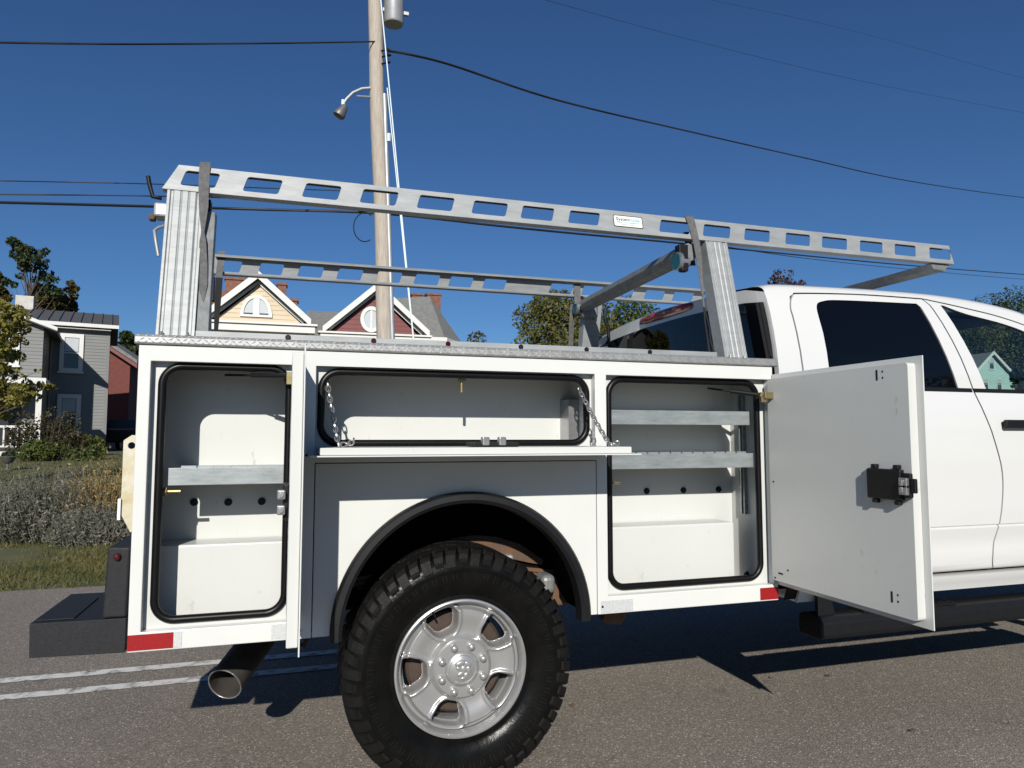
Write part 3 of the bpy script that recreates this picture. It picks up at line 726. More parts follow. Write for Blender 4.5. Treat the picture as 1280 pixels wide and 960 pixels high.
# ------------------------------------------------------------------ cab
PROF = [(.545, .075), (.600, .050), (.632, .040), (.640, .020), (.70, .012), (.76, .014), (.824, .002), (.828, .0075), (.832, .0075), (.836, .000), (.90, -.004), (1.10, -.008), (1.25, -.006), (1.36, .006), (1.42, .016), (1.436, .018), (1.50, .021), (1.58, .030), (1.66, .045), (1.74, .065), (1.80, .085), (1.84, .102), (1.90, .135)]
def ycab(z):
    for (z0, y0), (z1, y1) in zip(PROF, PROF[1:]):
        if z <= z1: return y0+(y1-y0)*max(0, (z-z0))/(z1-z0)
    return PROF[-1][1]
def ncab(z):
    e_ = .0015 if .81 < z < .85 else .010
    return (ycab(z+e_)-ycab(z-e_))/(2*e_)
def side_sheet(name, outer, holes, material, parent, off=0.0, th=.012, extra=(), bev=0):
    """panel cut in the (x,z) outline and bent to the cab side profile"""
    res = []
    loops = [outer]+list(holes); pts = [p for l in loops for p in l]
    tri = tessellate_polygon([[Vector((a, b_, 0)) for a, b_ in l] for l in loops])
    bm = bmesh.new(); vv = [bm.verts.new((a, 0, b_)) for a, b_ in pts]
    for q in tri:
        try: bm.faces.new([vv[i] for i in q])
        except ValueError: pass
    for z in sorted(set([z for z, _ in PROF[1:-1]]+[.55+.03*i for i in range(46)]+[.8225, .8255, .8265, .8295, .8305, .8345, .838, .8665])):
        bmesh.ops.bisect_plane(bm, geom=bm.verts[:]+bm.edges[:]+bm.faces[:], plane_co=(0, 0, z), plane_no=(0, 0, 1), dist=1e-5)
    bmesh.ops.dissolve_degenerate(bm, dist=1e-6, edges=bm.edges[:])
    for v_ in bm.verts: v_.co.y = ycab(v_.co.z)+off
    bm.verts.index_update()
    bmesh.ops.recalc_face_normals(bm, faces=bm.faces)
    # normals outward (-y)
    s_ = sum(f.normal.y*f.calc_area() for f in bm.faces)
    if s_ > 0: bmesh.ops.reverse_faces(bm, faces=bm.faces[:])
    bm.faces.ensure_lookup_table(); nv = len(bm.verts)
    co_ = [v_.co.copy() for v_ in bm.verts]
    fr_ = [tuple(v_.index for v_ in f.verts) for f in bm.faces]
    ed = [(e_.verts[0].index, e_.verts[1].index) for e_ in bm.edges if len(e_.link_faces) == 1]; bm.free()
    V = [tuple(c_) for c_ in co_]+[(c_.x, c_.y+th, c_.z) for c_ in co_]; V = V+V; F = list(fr_)+[tuple(i+nv for i in f[::-1]) for f in fr_]; nF = len(F)
    F += [(a+2*nv, b_+2*nv, b_+3*nv, a+3*nv) for a, b_ in ed]
    o = obj(name, MB().add(V, F), material, parent, fixn=False)
    me = o.data; me.shade_smooth(); nrm = []
    for p_ in me.polygons:
        for vi in p_.vertices:
            if p_.index < nF:
                z_ = me.vertices[vi].co.z+WT[o].z; q = Vector((0, -1, ncab(z_))).normalized()
                nrm.append(q if p_.index < nF//2 else -q)
            else: nrm.append(p_.normal.copy())
    me.normals_split_custom_set(nrm)
    return o
def crv(P, n=6):
    """smooth an open list of points with Catmull-Rom"""
    out = []
    for i in range(len(P)-1):
        p0 = P[max(i-1, 0)]; p1 = P[i]; p2 = P[i+1]; p3 = P[min(i+2, len(P)-1)]
        for k in range(n):
            t_ = k/n
            out.append(tuple(.5*((2*p1[j])+(-p0[j]+p2[j])*t_+(2*p0[j]-5*p1[j]+4*p2[j]-p3[j])*t_*t_+(-p0[j]+3*p1[j]-3*p2[j]+p3[j])*t_**3) for j in (0, 1)))
    out.append(P[-1]); return out
XR = 1.905  # rear of the cab
def pz(x, y, Y): p = at(x, y, Y=Y); return (p.x, p.z)
# seams in (x,z)
bsm = crv([pz(1158, 374, .10), pz(1187, 430, .06), pz(1216, 490, .02), pz(1236, 535, 0), pz(1250, 590, 0), pz(1250, 640, 0), pz(1241, 690, .01), (3.005, .640)], 5)
roofline = crv([(1.905, 1.834), (1.98, 1.852), (2.20, 1.860), (2.60, 1.866), (2.92, 1.862), (3.20, 1.836), (3.42, 1.788), (3.75, 1.645), (4.18, 1.43)], 6)
doorline = crv([(2.03, 1.44), pz(989, 405, .08), pz(987, 385, .085), pz(992, 370, .09), pz(1005, 367, .09), pz(1080, 368.5, .095), pz(1155, 373.8, .098)], 6)
seam_top = doorline[-1]
fdoor_top = crv([(seam_top[0]+.008, seam_top[1]), (3.00, 1.822), (3.22, 1.785), (3.42, 1.728), (3.75, 1.585), (4.02, 1.445)], 6)
rw = crv([pz(1035, 470, .03), pz(1026, 420, .06), pz(1020, 385, .08), pz(1030, 376, .085), pz(1060, 375, .087), pz(1148, 379, .088)], 5)+[pz(1152, 384, .087), (2.856, 1.438)]
rw[0] = (2.135, 1.438)
fw = [pz(1178, 381, .087)]+crv([pz(1182, 381.5, .087), (3.00, 1.795), (3.22, 1.755), (3.40, 1.700), (3.70, 1.57), (3.93, 1.455)], 5)+[(3.93, 1.438), (3.02, 1.438)]
bl = [(x, z) for x, z in bsm]
rdoor = [(2.035, .640)]+doorline+bl[1:]
side_sheet('rear_door', rdoor, [rw], CABW, TR_)
bl2 = [(x+.008, z) for x, z in bl]
fdoor = bl2[::-1][:-1]+fdoor_top+[(4.02, .640)]
rdo = [o for o in TR_.children if o.name.startswith('rear_door')][0]
fd = side_sheet('front_door', fdoor, [fw], CABW, TR_)
# quarter panel and roof rail round both doors
dl = [(x-.008 if x < 2.2 and z < 1.82 else x, z+(.007 if x >= 2.0 and z > 1.8 else 0)) for x, z in doorline]
ft = [(x, z+.007) for x, z in fdoor_top]
quarter = [(XR, .633), (2.027, .633)]+dl+ft[1:]+[(4.03, .633), (4.18, .633)]+roofline[::-1]
side_sheet('cab_side', quarter, [], CABW, TR_)
rk = side_sheet('rocker_panel', [(2.0, .547), (4.1, .547), (4.1, .630), (2.0, .630)], [], CABW, TR_)
side_sheet('door_gap_liner', [(1.95, .56), (4.1, .56), (4.1, 1.42), (3.70, 1.60), (3.30, 1.77), (2.9, 1.845), (2.0, 1.84), (1.95, 1.6)], [fw], BLACK, TR_, off=.016, th=.006)
g1 = side_sheet('door_window', [(x, z) for x, z in rw], [], GLASS, TR_, off=.0065, th=.004)
g2 = side_sheet('door_window', [(x, z) for x, z in fw], [], CLEAR, TR_, off=.0065, th=.0005)
side_sheet('belt_moulding', [(2.07, 1.424), (2.934, 1.424), (2.930, 1.441), (2.07, 1.441)], [], BLACK, TR_, off=-.003, th=.008)
side_sheet('belt_moulding', [(2.944, 1.424), (4.0, 1.424), (3.98, 1.441), (2.940, 1.441)], [], BLACK, TR_, off=-.003, th=.008)
p0 = at(1252, 525, Y=-.01); 
hd = obj('door_handle', MB().box(p0.x, p0.x+.20, -.034, -.016, 1.262, 1.300).box(p0.x+.005, p0.x+.03, -.0158, -.004, 1.268, 1.294).box(p0.x+.17, p0.x+.195, -.0158, -.004, 1.268, 1.294), BLACK, fd, bevel=.008, seg=3)
# roof, back wall, far side, hood
NY = 14
ROWS = [(0, 0), (.006, .010), (.018, .020), (.040, .029), (.08, .036), (.20, .046), (.45, .056), (.75, .061)]
def roof_strip(RL, name, material):
    V = []; n_ = 2*len(ROWS)
    for x, z in RL:
        y0 = ycab(z)
        V += [(x, y0+dy, z+dz) for dy, dz in ROWS]+[(x, BW-y0-dy, z+dz) for dy, dz in ROWS[::-1]]
    return obj(name, MB().add(V, [(i*n_+j, i*n_+j+1, (i+1)*n_+j+1, (i+1)*n_+j) for i in range(len(RL)-1) for j in range(n_-1)]), material, TR_, smooth=50)
kf = min(range(len(roofline)), key=lambda i: abs(roofline[i][0]-3.42))
roof = roof_strip(roofline[:kf+1], 'roof', CABW); roof_strip(roofline[kf:], 'windscreen', CLEAR)
# back wall as a sheet in y,z with a window opening
zs = [.63, .80, 1.0, 1.2, 1.36, 1.42, 1.50, 1.60, 1.70, 1.76, 1.80, 1.82, 1.834]
V = []; 
for z in zs:
    y0 = ycab(z)
    for j in range(NY+1):
        s_ = j/NY; y = y0+(BW-2*y0)*s_
        crown = (.060*math.sin(math.pi*s_)**.45)*sm(1.7, 1.834, z)
        bx_ = .07*sm(1.42, 1.86, z)                                # glass leans forward
        V.append((XR+bx_*.0-.025*math.sin(math.pi*s_), y, z+crown))
bwm = MB().add(V, [(i*(NY+1)+j, i*(NY+1)+j+1, (i+1)*(NY+1)+j+1, (i+1)*(NY+1)+j) for i in range(len(zs)-1) for j in range(NY)])
obj('back_wall', bwm, CABW, TR_, smooth=40)
rwin = MB(); V = []
zz_ = [1.44, 1.5, 1.6, 1.7, 1.76, 1.79]
for z in zz_:
    y0 = ycab(z)+.018
    for j in range(NY+1):
        s_ = j/NY; y = y0+(BW-2*y0)*s_; ss = (y-ycab(z))/(BW-2*ycab(z))
        V.append((XR-.006-.025*math.sin(math.pi*ss), y, z+.035*math.sin(math.pi*s_)**.5*sm(1.7, 1.79, z)))
rwin.add(V, [(i*(NY+1)+j, i*(NY+1)+j+1, (i+1)*(NY+1)+j+1, (i+1)*(NY+1)+j) for i in range(len(zz_)-1) for j in range(NY)])
obj('rear_window', rwin, GLASS, TR_, smooth=40)
# third brake light
def blm(y0, y1, z0, z1, out, name, material, par):
    V = []; n_ = 8
    for i in range(n_+1):
        y = y0+(y1-y0)*i/n_; ss = y/BW; e_ = math.sin(math.pi*i/n_)**.35
        xb = XR-.025*math.sin(math.pi*ss)
        for k in range(6):
            a = R(-90+36*k); zc = (z0+z1)/2+.02+.012*math.sin(math.pi*ss)
            V.append((xb-.004-out*e_*math.cos(a), y, zc+(z1-z0)/2*math.sin(a)*(.55+.45*e_)))
    return obj(name, MB().add(V, [(i*6+k, i*6+k+1, (i+1)*6+k+1, (i+1)*6+k) for i in range(n_) for k in range(5)]), material, par, smooth=50)
bl_ = blm(.62, 1.16, 1.812, 1.862, .024, 'brake_light', mat('brake_red', (.22, .006, .008), .15, coat=.5), TR_)
blm(.72, .80, 1.822, 1.853, .030, 'light_lens', LABELW, bl_) if False else None
blm(.66, .80, 1.820, 1.855, .027, 'light_lens', REDL, bl_); blm(.90, 1.02, 1.820, 1.855, .027, 'light_lens', REDL, bl_)
blm(.815, .885, 1.822, 1.853, .026, 'light_lens', mat('pale_lens', (.35, .20, .20), .12, coat=.5), bl_)
# far side of the cab, floor, front end
fs_ = MB(); V = []
zs2 = [z for z, _ in PROF]
fs_.plate([(XR, .545), (4.1, .545), (4.18, 1.43), (3.75, 1.645), (3.42, 1.788), (3.20, 1.836), (2.92, 1.862), (2.0, 1.852), (XR, 1.834)], [], lambda a, b_, d: (a, BW-ycab(b_)-d, b_), 0, .02)
obj('cab_side', fs_, CABW, TR_)
obj('headliner', MB().box(1.95, 3.40, .16, BW-.16, 1.79, 1.80), BLACK, TR_)
obj('dashboard', MB().box(3.75, 4.15, .15, BW-.15, 1.15, 1.42), BLACK, TR_, bevel=.05, seg=3)
obj('cabin_trim', MB().box(1.96, 4.1, BW-.10, BW-.09, .66, 1.44).box(1.93, 1.95, .1, BW-.1, .66, 1.8), BLACK, TR_)
for y0 in (.28, 1.12):
    st_ = obj('front_seat', MB().box(2.86, 3.02, y0, y0+.52, .95, 1.50), BLACK, TR_, bevel=.05, seg=3)
    obj('headrest', MB().box(2.84, 2.93, y0+.12, y0+.40, 1.53, 1.70).box(2.87, 2.89, y0+.18, y0+.20, 1.50, 1.53).box(2.87, 2.89, y0+.32, y0+.34, 1.50, 1.53), BLACK, st_, bevel=.03, seg=3)
obj('steering_wheel', MB().tube([(3.62+.07*math.sin(R(k)), 1.38+.18*math.cos(R(k)), 1.30+.17*math.sin(R(k))) for k in range(0, 360, 15)], .014, 8, closed=True), BLACK, TR_, smooth=60)
obj('cab_floor', MB().box(1.93, 5.2, .10, BW-.10, .60, .66), UNDER, TR_)
hdm = MB(); V = []
for x, z in ((4.14, 1.43), (4.4, 1.425), (4.8, 1.40), (5.2, 1.36), (5.45, 1.30), (5.52, 1.20), (5.54, .60)):
    for y in (.05, .0, .25, .6, .96, 1.32, 1.67, BW, BW-.05):
        zz = .64 if y in (.05, BW-.05) else (z-.16 if y in (.0, BW) else (z if y in (.25, 1.67) else z+.03))
        if z < .7: zz = .60
        V.append((x, y, zz))
hdm.add(V, [(i*9+j, i*9+j+1, (i+1)*9+j+1, (i+1)*9+j) for i in range(6) for j in range(8)])
obj('hood', hdm, CABW, TR_, smooth=40)
# running board
rbm = MB().prism([(-.012, .425), (.0, .412), (.11, .412), (.122, .425), (.122, .488), (.11, .4995), (.012, .4995), (-.012, .478)], YZ, 2.045, 4.06)
rbo = obj('running_board', rbm, BLACKM, TR_, bevel=.008, seg=3)
for x0 in (2.28, 3.35):
    pad = MB().box(x0, x0+.5, .014, .10, .4997, .5055)
    for i in range(20): pad.box(x0+.006+i*.025, x0+.018+i*.025, .018, .096, .5057, .510)
    obj('step_pad', pad, BLACK, rbo)
for x0 in (2.10, 3.95):
    obj('step_bracket', MB().prism([(x0-.03, .60), (x0+.03, .60), (x0+.06, .475), (x0-.03, .475)], XZ, .03, .05).box(x0-.02, x0+.02, .0505, .44, .585, .60), BLACKM, rbo, bevel=.003)
obj('cab_mount', MB().box(1.99, 2.12, .08, .34, .545, .62), CABW, TR_, bevel=.02)

# ------------------------------------------------------------------ ladder rack
LEAN = .24; nl = math.hypot(1, LEAN); UV = Vector((0, LEAN/nl, 1/nl)); NV = Vector((0, 1/nl, -LEAN/nl))  # up the web, inward
RB = Vector((0, .270, 2.086)); RH = .103
RX0, RX1 = -.438, 3.165
def rail_pt(x, s_, d): return Vector((x, d, 0))+RB+UV*s_     # leaning web, level flanges
def mir(p): return Vector((p[0], BW-p[1], p[2]))
holes = []
px_h = [(222, 276), (303, 352), (378, 428), (453, 498), (521, 566), (590, 634), (650, 691), (711, 750)]
shear = .022
xs_h = [(at(a, 232, Y=.282).x, at(b_, 232, Y=.282).x) for a, b_ in ((228, 271), (306, 350), (380, 424), (452, 496), (523, 566), (591, 633), (652, 691), (711, 748), (824, 861), (878, 911), (929, 960), (980, 1010), (1025, 1056), (1072, 1100), (1115, 1141), (1158, 1184))]
# the slots are evenly pitched along the rail
for i, (a, b_) in enumerate(xs_h):
    h0, h1 = .022, .082
    P = [(a-shear*.3, h0), (b_-shear*.3, h0), (b_+shear*.45, h1), (a+shear*.45, h1)]
    Q = []
    for j in range(4):
        p, q, r_ = Vector(P[j-1]), Vector(P[j]), Vector(P[(j+1) % 4])
        u1 = (p-q).normalized(); u2 = (r_-q).normalized(); rr = .008
        Q += [tuple(q+u1*rr), tuple(q+(u1+u2)*rr*.32), tuple(q+u2*rr)]
    holes.append(Q)
for far in (False, True):
    fn = (lambda a, b_, d: mir(rail_pt(a, b_, d))) if far else (lambda a, b_, d: rail_pt(a, b_, d))
    m_ = MB().plate([(RX0, 0), (RX1, 0), (RX1-.002, RH), (RX0+.048, RH)], holes, fn, 0, .0035)
    for s0, s1_, xa in ((0, .004, RX0), (RH-.004, RH, RX0+.048)):
        m_.prism([(xa, .0036), (RX1, .0036), (RX1, .045), (xa, .045)], (lambda a, b_, d, fn=fn: fn(a, d, b_)), s0, s1_)
    for s0, xa in ((.004, RX0), (RH-.014, RX0+.048)):
        m_.prism([(xa, .0415), (RX1, .0415), (RX1, .045), (xa, .045)], (lambda a, b_, d, fn=fn: fn(a, d, b_)), s0+.0002, s0+.0098)
    ro = obj('rack_rail', m_, ALU, TR_, bevel=.0012, seg=1)
    if not far:
        rail = ro
        c0 = at(767, 263, Y=.285); c1 = at(802, 281, Y=.285)
        LX0, LX1 = c0.x, c1.x
        obj('label_plate', MB().plate(rrect(LX0, LX1, .030, .079, .005, 3), [], fn, -.0018, -.0003), LABELW, rail)
        obj('label_border', MB().plate(rrect(LX0-.003, LX1+.003, .027, .082, .006, 3), [rrect(LX0, LX1, .030, .079, .005, 3)], fn, -.0021, -.0003), INK, rail)
def text(s_, size, x, h, material, parent, width=None):
    cu = bpy.data.curves.new('lettering', 'FONT'); cu.body = s_; cu.size = size; cu.align_x = 'LEFT'
    cu.offset = size*.012
    tmp = bpy.data.objects.new('tmp', cu); COL.objects.link(tmp)
    bpy.context.view_layer.update()
    me = bpy.data.meshes.new_from_object(tmp.evaluated_get(bpy.context.evaluated_depsgraph_get()))
    bpy.data.objects.remove(tmp)
    wmax = max(v_.co.x for v_ in me.vertices); k_ = width/wmax if width else 1
    mb = MB().add([rail_pt(x+v_.co.x*k_, h+v_.co.y, -.0024) for v_ in me.vertices], [tuple(p.vertices) for p in me.polygons])
    obj('lettering', mb, material, parent, fixn=False); return wmax*k_
LW = LX1-LX0
text('System', .021, LX0+LW*.07, .0565, INK, rail, LW*.50)
text('One', .021, LX0+LW*.585, .0565, INKT, rail, LW*.33)
text('Pickup Truck Equipment', .0105, LX0+LW*.08, .0455, INKT, rail, LW*.80)
text('systemone.com', .009, LX0+LW*.25, .0355, INKG, rail, LW*.45)

# posts: ribbed extrusions leaning in
def post(x0, x1, far, ya=RY-.005):
    zt0, zt1 = 1.5398, 2.085
    wd = x1-x0
    pr = [(0, 0), (.010, 0), (.012, .006), (.020, .006), (.022, .001)]
    n3 = 3
    seg_ = (wd-.044)/n3
    for i in range(n3):
        a = .022+seg_*i; pr += [(a+.004, .001), (a+seg_-.004, .001), (a+seg_-.001, .004)]
    pr += [(wd-.020, .006), (wd-.012, .006), (wd-.010, 0), (wd, 0), (wd, .07), (0, .07)]
    fn = lambda a, b_, d: Vector((x0+a, .270+(d-2.086)*LEAN+b_, d))
    f2 = (lambda a, b_, d: mir(fn(a, b_, d))) if far else fn
    po = obj('rack_post', MB().prism(pr, f2, zt0, zt1), ALU, TR_, bevel=.001, seg=1)
    ft_ = MB(); 
    yb0 = .270+(1.54-2.086)*LEAN
    q = [f2(-.01, -.012, 1.5398), f2(wd+.01, .085, 1.5398)]
    lo_, hi_ = (min(q[0].y, q[1].y), max(q[0].y, q[1].y))
    ft_.box(x0-.012, x1+.012, lo_, hi_, 1.5397, 1.547)
    obj('post_foot', ft_, BLACKM if x0 < 0 else ALU, po, bevel=.002)
    for xx_ in (x0+.02, x1-.02):
        yy = lo_+.008 if not far else hi_-.008
        obj('foot_bolt', MB().lathe([(.009, 1.547), (.009, 1.556), (.005, 1.557), (.005, 1.566), (.0001, 1.566)], lambda r_, h, a, xx_=xx_, yy=yy: (xx_+r_*math.cos(a), yy+r_*math.sin(a), h), 8), CHROME, po)
    return po
pa = at(906, 439, Y=.145); pb = at(934, 439, Y=.145)
REAR = (-.420, -.302); FRONT = (pa.x, pb.x)
for far in (False, True):
    post(*((-.515, -.405) if far else REAR), far); post(*FRONT, far)
# cross bars
def octbar(x, z, r_, y0, y1, name='cross_bar'):
    P = [(x+r_*math.cos(R(22.5+45*k))*1.0, z+r_*math.sin(R(22.5+45*k))) for k in range(8)]
    return obj(name, MB().prism(P, XZ, y0, y1), GALV, TR_, bevel=.003)
mb0 = at(850, 327, Y=.30)
obj('cross_bar', MB().tube([(mb0.x+.035, .285, 2.030), (mb0.x+.105, BW-.30, 2.030)], .043, 8), GALV, TR_, bevel=.003)
m_ = MB().prism([(3.03, 2.084), (3.05, 2.055), (3.12, 2.050), (3.15, 2.084)], XZ, .285, BW-.285); obj('cross_bar', m_, GALV, TR_, bevel=.004)
# strap winders with teal caps
def winder(c, r_, far, name='strap_winder'):
    c = Vector(c); fn = lambda rr, h, a: (c.x-h, c.y+rr*math.cos(a), c.z+rr*math.sin(a))
    wo = obj(name, MB().lathe([(.0001, -.05), (r_*.55, -.05), (r_*.55, -.01), (r_, -.008), (r_, .006), (r_*.9, .009), (.0001, .009)], fn, 28), CHROME, TR_, smooth=40)
    obj('winder_cap', MB().lathe([(.0001, .0105), (r_*.86, .0105), (r_*.88, .0092)], fn, 28), TEAL, wo)
    obj('winder_bracket', MB().box(c.x+.002, c.x+.045, c.y-.012, c.y+.03, c.z-.03, c.z+.075).box(c.x+.01, c.x+.04, c.y-.02, c.y+.015, c.z-.045, c.z+.02), BLACKM, wo, bevel=.003)
    return wo
p = at(850, 327, Y=.285); winder((p.x-.01, .285, p.z), .040, False)
p = at(722, 385, Y=BW-.31); winder((p.x-.01, BW-.31, p.z), .040, True)
p = at(268, 277, Y=.32); 
obj('strap_winder', MB().box(p.x-.085, p.x-.012, .30, .35, p.z-.035, p.z+.075), BLACKM, TR_, bevel=.003)
obj('winder_disc', MB().lathe([(.0001, .004), (.036, .004), (.036, -.012), (.0001, -.012)], lambda r_, h, a: (p.x+h, .325+r_*math.cos(a), p.z+r_*math.sin(a)), 24), CHROME, TR_, smooth=40)
p = at(268, 370, Y=BW-.33)
obj('strap_winder', MB().box(p.x-.06, p.x+.0, BW-.36, BW-.31, p.z-.03, p.z+.10), BLACKM, TR_, bevel=.003)
# straps
def strap(path, mat_=STRAP):
    """path: (px, py, Y, half width px)"""
    P = []; W_ = []
    for x, y, Y, hw in path:
        a = at(x-hw, y, Y=Y); b2 = at(x+hw, y, Y=Y); P.append((a+b2)/2); W_.append((b2-a)/2)
    return obj('tie_strap', MB().ribbon(P, W_, .0012), mat_, TR_)
strap([(256.5, 203, .30, 6.5), (256.5, 204.5, .288, 6.8), (255.5, 215, .284, 6.8), (254.5, 238, .262, 6.5), (254.5, 258, .243, 6.0), (254, 275, .236, 4), (253.5, 290, .228, 1.8), (253.5, 300, .224, 4), (253.5, 330, .212, 5.8), (253, 355, .20, 6.4), (251.5, 375, .19, 4.0), (250.5, 388, .185, 1.6)])
obj('post_channel', MB().prism([(-.301, .012), (-.262, .020), (-.262, .075), (-.301, .075)], lambda a, b_, d: Vector((a, .270+(d-2.086)*LEAN+b_, d)), 1.5398, 2.02), GALV, TR_, bevel=.002)
strap([(250, 388, .21, 1.6), (252, 397, .20, 2), (254, 410, .19, 1.2), (250, 417, .17, 1.5)], STRAPB)
strap([(248, 372, .27, 1.5), (246, 384, .25, 3), (247, 398, .23, 2.2)], STRAPB)
strap([(277, 314, BW-.27, 4.5), (276, 330, BW-.33, 4.5), (273, 348, BW-.34, 4.2)])
strap([(274, 347, BW-.345, 4.5), (272, 380, BW-.35, 4), (270, 414, BW-.35, 2.6)], STRAPB)
strap([(860, 270, .31, 5), (862, 271, .285, 5), (866, 285, .275, 4.5), (871, 305, .262, 4), (874, 325, .25, 3.4), (876, 345, .24, 2.2), (879, 375, .22, 1.0), (880, 385, .21, .6)])
strap([(858, 290, .33, 4), (862, 312, .335, 4), (866, 332, .335, 3.5)], STRAPB)
strap([(880, 384, .21, .9), (881, 400, .20, .8), (884, 420, .19, .8), (887, 442, .17, 1.2)], STRAPB)
strap([(880, 384, .21, .7), (887, 410, .20, .6), (888, 425, .19, .7), (893, 442, .16, 1.1)], STRAPB)
strap([(721.5, 349, BW-.27, 4), (721.5, 362, BW-.32, 4), (722, 380, BW-.335, 3.8)])
strap([(716, 380, BW-.27, 3), (714.5, 400, BW-.25, 3), (713.5, 432, BW-.2, 3)])
# crank handle and hook on the tail post
def pxtube(name, pts, r_, mat_, n_=8): return obj(name, MB().tube([at(x, y, Y=Y) for x, y, Y in pts], r_, n_), mat_, TR_, smooth=50)
pxtube('strap_hook', [(185, 220, .40), (187, 231, .40), (191, 246, .40), (202, 248, .40)], .0075, BLACKM)
pxtube('crank_handle', [(206, 282, .33), (199, 284, .35), (193, 288, .36), (195, 303, .36), (198, 320, .36)], .006, GREYM)
obj('clamp_block', MB().box(*(lambda p: (p.x-.008, p.x+.045, .29, .36, p.z-.02, p.z+.03))(at(198, 268, Y=.34))), GREYM, TR_, bevel=.008)
obj('clamp_bolt', MB().box(*(lambda p: (p.x-.014, p.x+.006, .325, .36, p.z-.014, p.z+.008))(at(192, 271, Y=.34))), RUST, TR_, bevel=.004)
pxtube('crank_handle', [(759, 383, BW-.38), (756, 388, BW-.38), (756, 400, BW-.38), (760, 408, BW-.38), (761, 425, BW-.38), (758, 431, BW-.38)], .011, BLACKM)
obj('post_gearbox', MB().box(*(lambda p: (p.x-.06, p.x+.045, BW-.36, BW-.28, p.z-.055, p.z+.04))(at(737, 388, Y=BW-.32))), GALV, TR_, bevel=.02, seg=3)

# ================================================================== UTILITY POLE AND WIRES
PY = 10.0
pb0 = at(486, 560, Y=PY); pt0 = at(468, 0, Y=PY)
dirp = (pt0-pb0).normalized(); base = pb0+dirp*((gz(pb0.x, PY)-pb0.z-.05)/dirp.z); topz = pt0+dirp*2.6
pole = empty('utility_pole', base)
tag(pole, 'weathered wooden utility pole carrying a street lamp and grey transformer', 'utility pole')
npl = 14
obj('shaft', MB().tube([base.lerp(topz, i/npl)+Vector((.012*math.sin(i*1.3), 0, 0)) for i in range(npl+1)], [.148-.030*i/npl for i in range(npl+1)], 18), WOODP, pole, smooth=60)
ca = at(495, 560, Y=PY-.1); cb = at(480.5, 118, Y=PY-.1)
obj('conduit', MB().tube([ca, cb], .045, 10), GREYM, pole, smooth=60)
tc = at(492, 30, Y=PY+.05); rt = .185
td = obj('transformer', MB().lathe([(.0001, 0), (rt*.9, 0), (rt, .03), (rt, .95), (rt*1.04, .97), (rt*.8, 1.05), (.0001, 1.06)], lambda r_, h, a: (tc.x+r_*math.cos(a), tc.y+.02+r_*math.sin(a), tc.z+h), 28), GREYM, pole, smooth=40)
obj('transformer_bracket', MB().box(tc.x-.36, tc.x-.1, tc.y-.03, tc.y+.05, tc.z+.20, tc.z+.26).box(tc.x+rt-.01, tc.x+rt+.08, tc.y-.06, tc.y, tc.z+.18, tc.z+.24), GREYM, td)
arm = [at(x, y, Y=PY-.05) for x, y in ((463, 110), (452, 111), (441, 116), (433, 124), (428, 132))]
la = obj('lamp_arm', MB().tube(arm, .028, 8), GREYM, pole, smooth=60)
obj('arm_brace', MB().tube([at(463, 121, Y=PY-.05), at(446, 120, Y=PY-.05)], .014, 6), GREYM, la)
hc = at(427, 139, Y=PY-.05)
hv = (at(421, 147, Y=PY-.05)-at(431, 132, Y=PY-.05)).normalized(); hs = hv.cross(Vector((0, 1, 0))).normalized()
lh = MB()
pr = [(-.12, .05), (-.06, .075), (.0, .085), (.07, .11), (.11, .10), (.12, .02)]
V = [hc+hv*a+(hs*math.cos(R(k*30))+Vector((0, 1, 0))*math.sin(R(k*30)))*b_ for a, b_ in pr for k in range(12)]
lh.add(V, [(i*12+k, i*12+(k+1) % 12, (i+1)*12+(k+1) % 12, (i+1)*12+k) for i in range(5) for k in range(12)]+[tuple(range(11, -1, -1)), tuple(60+k for k in range(12))])
lho = obj('lamp_head', lh, LAMPH, la, smooth=40)
obj('photocell', MB().tube([hc-hv*.05+Vector((0, 0, .07)), hc-hv*.05+Vector((0, 0, .16))], .035, 10), GUY, la)
for q in ((482, 63), (484, 70), (483, 79)):
    p = at(*q, Y=PY-.14); obj('insulator', MB().tube([p+Vector((-.16, .12, 0)), p+Vector((-.02, 0, 0)), p+Vector((.03, -.02, .02)), p+Vector((.06, -.03, .03))], [.015, .015, .035, .03], 8), BLACKM, pole, smooth=50)
def hang(pts, r_, name, label, mat_=WIRE, group=None, n_=24, parent=None):
    """cable through pixel points at given depths"""
    P = []
    for (a, b_) in zip(pts, pts[1:]):
        for k in range(n_): P.append(a.lerp(b_, k/n_))
    P.append(pts[-1])
    return obj(name, MB().tube(P, r_, 6), mat_, parent, smooth=60, label=label if not parent else None, cat='cable' if not parent else None, group=group)
def sag(a, b_, s_, n_=16): return [a.lerp(b_, i/n_)-Vector((0, 0, s_*4*(i/n_)*(1-i/n_))) for i in range(n_+1)]
def cable(a, b_, s_, r_, label, name='overhead_cable', mat_=WIRE, n_=40):
    return obj(name, MB().tube(sag(a, b_, s_, n_), r_, 6), mat_, None, smooth=60, label=label, cat='cable')
A = at(486, 62, Y=PY-.2)
